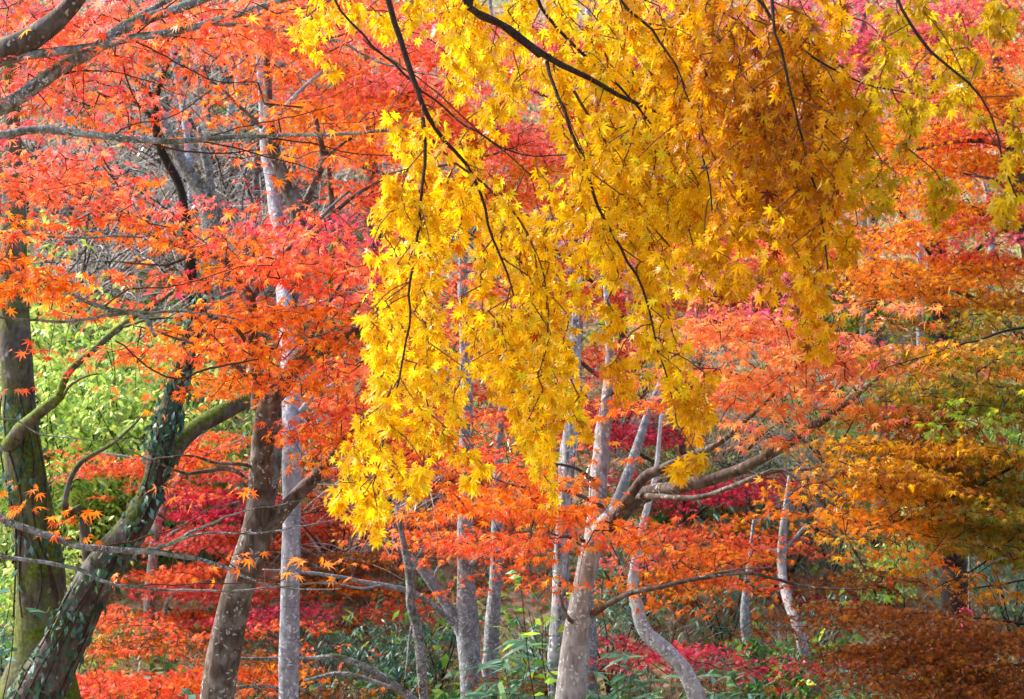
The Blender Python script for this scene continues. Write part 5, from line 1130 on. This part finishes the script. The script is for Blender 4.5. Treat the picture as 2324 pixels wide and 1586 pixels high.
def shrub_proto(seed, h, pal, shape, size, n, nst=7):
    rng = np.random.default_rng(seed)
    root = empty('evergreen_shrub', (0, 0, 0), 'x', 'shrub')
    st = MB()
    tips = []
    for q in range(nst):
        az = rng.uniform(0, 6.28)
        s = np.linspace(0, 1, 6)
        sp = rng.uniform(.25, .65) * h
        p = np.column_stack([np.cos(az) * sp * s ** 1.4, np.sin(az) * sp * s ** 1.4, h * rng.uniform(.7, 1.0) * s])
        p[:, :2] += rng.normal(0, .03, (6, 2)) * s[:, None]
        c = catmull(np.column_stack([p, .014 * (1 - .75 * s)]), .08)
        tube(st, c, 5, rng, .05)
        tips.append(c[len(c) // 4:, :3])
    st.build('stem', M['twig'], root)
    tips = np.concatenate(tips)
    c = tips[rng.integers(0, len(tips), n // 6)]
    c = c + rng.normal(0, .13 * h, c.shape) * np.array((1, 1, .6))
    c[:, 2] = np.maximum(c[:, 2], .05)
    p = np.repeat(c, 6, 0)
    n = len(p)
    az = rng.uniform(0, 6.28, n)
    out = np.stack([np.cos(az), np.sin(az), np.zeros(n)], 1)
    mb = MB()
    leaves(mb, shape, p + out * .02 + rng.normal(0, .02, (n, 3)), out + np.array((0, 0, -.45)) + rng.normal(0, .25, (n, 3)), np.array((0, -.35, .85)) + rng.normal(0, .3, (n, 3)) + out * .3,
           size * rng.uniform(.6, 1.2, n), palette(pal, n, rng, .18), rng, .25, .12)
    mb.build('foliage', M['green'], root, (0, 0, 0), False, True)
    return root


def place_on_slope(o, px, d, rz, s, dz=0.0):
    x, y = (px - 1161.5) / FX * d, d * CP
    o.location = (x, y, float(ground_h(x, y)) - .03 + dz)
    o.rotation_euler = (0, 0, rz)
    o.scale = (s, s, s)


def plant_many(proto, spots, label, group, seed, labels=None):
    rng = np.random.default_rng(seed)
    for i, (px, d, s) in enumerate(spots):
        o = proto if i == 0 else copy_tree(proto)
        place_on_slope(o, px, d, rng.uniform(0, 6.28), s)
        o['label'] = labels[i] if labels else label
        o['group'] = group


rg = np.random.default_rng(77)
bright = shrub_proto(51, 1.9, 'GY2', 'oval', .10, 2400)
plant_many(bright, [(200, 17.6, 1.0), (260, 18.0, 1.0), (320, 18.4, 1.0), (150, 18.4, 1.0), (430, 18.6, .8), (240, 19.4, .8), (340, 20, .7), (120, 17.4, .9), (500, 18.6, .6), (180, 21, .6), (430, 21, .45), (280, 21.6, .5), (560, 18, .6), (10, 17, 1.0), (30, 18.4, 1.1), (60, 20, 1.2), (20, 15.4, .7), (370, 17.4, .9), (1900, 19, .8), (1980, 18, .7), (2280, 19, .8), (1990, 16.5, .5), (250, 15.0, .35), (1640, 18, .5)],
           'bright yellow green shrub with drooping narrow leaves on the slope', 'bright green shrubs on the slope', 61)
dark = shrub_proto(52, 1.3, 'GD', 'lance', .12, 900)
plant_many(dark, [(440, 19, 1.0), (480, 17, 1.0), (820, 14.4, .55), (870, 14.8, .6), (780, 15, .6), (920, 15.2, .6), (1380, 15.5, .8), (1440, 16.4, .9), (1240, 15.4, .7), (1000, 15.5, .6), (1760, 17, .8), (1680, 18, .8), (1640, 16, .7), (1850, 15.8, .6), (590, 15, .5), (2280, 16, .7), (460, 20, .9), (30, 14.2, .9), (1940, 14.6, .5)],
           'dark bluish green shrub with narrow leaves in the shade', 'dark green shrubs on the slope', 62)
mid = shrub_proto(53, 1.0, 'GM', 'oval', .13, 800)
plant_many(mid, [(880, 14, .6), (840, 13.8, .5), (930, 14.2, .6), (960, 14, .5), (760, 13.9, .5), (700, 13.8, .5), (1340, 14.6, .6), (1460, 14.2, .5), (1620, 14.4, .6), (1700, 14.8, .6), (1780, 15, .7), (1880, 14.4, .5), (1020, 14.6, .5), (620, 14, .5), (1240, 14.2, .5), (360, 22, 1.0), (560, 29, .8), (350, 31, .9), (130, 30, .8), (1940, 22, 1.2), (2150, 22, 1.2), (1760, 23, 1.2), (1500, 18, .9)],
           'mid green broad leaved shrub low on the forest slope', 'mid green shrubs on the slope', 63)


def bare_shrub_proto(seed):
    rng = np.random.default_rng(seed)
    root = empty('bare_shrub', (0, 0, 0), 'x', 'shrub')
    for part in range(3):
        st = MB()
        for q in range(8):
            az = rng.uniform(0, 6.28)
            s = np.linspace(0, 1, 6)
            ln = rng.uniform(.9, 2.2)
            p = np.column_stack([np.cos(az) * ln * .7 * s ** 1.3, np.sin(az) * ln * .7 * s ** 1.3, ln * s * (1 - .35 * s)])
            p += np.cumsum(rng.normal(0, .05, (6, 3)), 0) * s[:, None]
            tube(st, catmull(np.column_stack([p, .011 * (1 - .7 * s)]), .12), 4, rng, .05)
            for j in range(5):
                k = rng.integers(1, 5)
                d = norm(rng.normal(0, 1, 3) + np.array((0, 0, .7))) * rng.uniform(.25, .8)
                e = np.linspace(0, 1, 4)[:, None]
                w = p[k] + d * e + np.array((0, 0, -.15)) * e ** 2
                tube(st, np.column_stack([w, .006 * (1 - .6 * e[:, 0])]), 3, rng, 0)
        st.build('stem', M['dry' if part < 2 else 'twig'], root)
    return root


bs = bare_shrub_proto(54)
plant_many(bs, [(rg.uniform(-40, 640), rg.uniform(21, 34), rg.uniform(.8, 1.4)) for _ in range(60)] + [(rg.uniform(640, 1950), rg.uniform(17, 27), rg.uniform(.7, 1.1)) for _ in range(30)] + [(rg.uniform(0, 1850), rg.uniform(14.2, 16), .4) for _ in range(16)],
           'leafless shrub of thin pale twigs on the slope', 'bare shrubs on the slope', 64)


def sasa_proto(seed):
    rng = np.random.default_rng(seed)
    root = empty('bamboo_plant', (0, 0, 0), 'x', 'bamboo plant')
    st = MB()
    mb = MB()
    for q in range(5):
        az = rng.uniform(0, 6.28)
        h = rng.uniform(.6, 1.1)
        s = np.linspace(0, 1, 5)
        p = np.column_stack([np.cos(az) * .22 * s ** 1.5, np.sin(az) * .22 * s ** 1.5, h * s])
        tube(st, catmull(np.column_stack([p, .004 * (1 - .5 * s)]), .08), 4, rng, 0)
        m = 8
        k = np.concatenate([np.full(5, 4), [3, 3, 2]])
        a = rng.uniform(0, 6.28) + np.arange(m) * 2.4
        out = np.stack([np.cos(a), np.sin(a), np.zeros(m)], 1)
        leaves(mb, 'lance', p[k] + rng.normal(0, .01, (m, 3)), out + np.array((0, 0, 1)) * rng.uniform(-.6, .7, (m, 1)), np.array((0, -.2, .9)) + out * -.1 + rng.normal(0, .3, (m, 3)),
               rng.uniform(.17, .28, m), palette('SA', m, rng, .15), rng, .35, .12)
    st.build('stem', M['rtwig'], root)
    mb.build('foliage', M['green'], root, (0, 0, 0), False, True)
    return root


sp = sasa_proto(55)
plant_many(sp, [(1150, 12.6, .95), (1185, 12.4, .85), (1215, 12.8, .8), (1130, 12.9, .8), (1105, 12.5, .65), (1240, 12.2, .6), (1390, 12.4, .75), (1375, 12.7, .85), (1420, 12.6, .7), (1450, 12.3, .62), (1490, 12.8, .65), (1350, 12.2, .55), (1300, 12.5, .5)] +
           [(rg.uniform(1480, 2000), rg.uniform(12.4, 14), rg.uniform(.55, .75)) for _ in range(13)] + [(rg.uniform(1040, 1480), rg.uniform(12.8, 14.2), rg.uniform(.45, .65)) for _ in range(7)] + [(rg.uniform(740, 1040), rg.uniform(13.4, 14.6), rg.uniform(.4, .55)) for _ in range(5)] + [(2250, 12.6, .7), (2300, 12.9, .8), (2200, 13, .6), (2120, 13.2, .6)],
           'blue green bamboo grass clump growing along the bottom edge', 'bamboo grass along the forest floor', 65)

# a thin evergreen seedling in front of the layered red maple
def seedling(px, d, h, label, seed, pal='SA', n=26):
    rng = np.random.default_rng(seed)
    x, y = (px - 1161.5) / FX * d, d * CP
    z = float(ground_h(x, y)) - .03
    root = empty('seedling', (x, y, z), label, 'seedling')
    st, mb = MB(), MB()
    for q in range(3):
        s = np.linspace(0, 1, 6)
        p = np.column_stack([(q - 1) * .14 * s + rng.normal(0, .015, 6) * s, rng.normal(0, .02, 6) * s, h * s * rng.uniform(.75, 1)])
        tube(st, catmull(np.column_stack([p, .006 * (1 - .6 * s)]), .06), 5, rng, .05)
        k = rng.integers(3, 6, n // 3)
        a = rng.uniform(0, 6.28, len(k))
        out = np.stack([np.cos(a), np.sin(a), rng.uniform(-.4, .3, len(k))], 1)
        leaves(mb, 'oval', p[k] + rng.normal(0, .05, (len(k), 3)), out, np.array((0, -.5, .7)) + rng.normal(0, .3, (len(k), 3)), rng.uniform(.08, .13, len(k)), palette(pal, len(k), rng), rng, .2, .15)
    st.build('stem', M['twig'], root)
    mb.build('foliage', M['green'], root, (0, 0, 0), False, True)


seedling(372, 11.2, 1.02, 'blue green broad leaved seedling in front of the layered red maple', 71)
seedling(1236, 12.1, 1.5, 'small yellow green leaved sapling left of the forked pale maple', 72, 'GR', 40)
seedling(-5, 10.6, 1.5, 'dark leaved seedling at the left edge beside the mossy trunk', 73, 'GD', 40)


# pink marker tape tied by the dark trunk
def tape():
    rng = np.random.default_rng(9)
    c = P(2190, 1400, 12.2)
    root = empty('marker_tape', tuple(c), 'bright pink plastic tape hanging beside the dark shaggy trunk', 'tape')
    m, nt, N = nodes_of('pink_tape')
    b = N('ShaderNodeBsdfPrincipled')
    nzt = N('ShaderNodeTexNoise')
    nzt.inputs['Scale'].default_value = 30
    rp = N('ShaderNodeValToRGB')
    rp.color_ramp.elements[0].color = (*lin('E0105C'), 1)
    rp.color_ramp.elements[1].color = (*lin('FF2C78'), 1)
    nt.links.new(nzt.outputs['Fac'], rp.inputs[0])
    nt.links.new(rp.outputs[0], b.inputs['Base Color'])
    b.inputs['Roughness'].default_value = .35
    o = N('ShaderNodeOutputMaterial')
    nt.links.new(b.outputs[0], o.inputs['Surface'])

    def ribbon(name, w0, w1, ln, dx, ph):
        mb = MB()
        t = np.linspace(0, 1, 9)
        rows = []
        for s in (-1, 1):
            for th in (0, .002):
                rows.append(np.column_stack([dx * t + s * (w0 + (w1 - w0) * t), .012 * np.sin(t * 5 + ph + s * .6) + th, -ln * t]))
        v = np.concatenate(rows)
        f = []
        for i in range(8):
            A, B, Cc, Dd = i, 9 + i, 18 + i, 27 + i
            f += [(A, A + 1, Cc + 1, Cc), (B, Dd, Dd + 1, B + 1), (A, B, B + 1, A + 1), (Cc, Cc + 1, Dd + 1, Dd)]
        f += [(0, 18, 27, 9), (8, 17, 35, 26)]
        mb.add(v, f4=f)
        mb.build(name, m, root)
    ribbon('tail', .012, .034, .11, -.02, 0)
    ribbon('tail', .016, .03, .07, .05, 1.5)
    kb = MB()
    tube(kb, catmull(np.array([(-.035, -.012, .03, .012), (-.01, -.016, .045, .02), (.02, -.016, .03, .018), (.04, -.01, .035, .01)]), .01), 8, rng, .12)
    kb.build('knot', m, root)
    sb = MB()
    tube(sb, catmull(np.array([(0.02, 0, .04, .003), (.03, .0, .4, .003), (.0, .02, .9, .003)]), .06), 4, rng, 0)
    sb.build('string', M['dry'], root)


tape()
bpy.context.view_layer.update()

print('LEAVES', NLEAF)
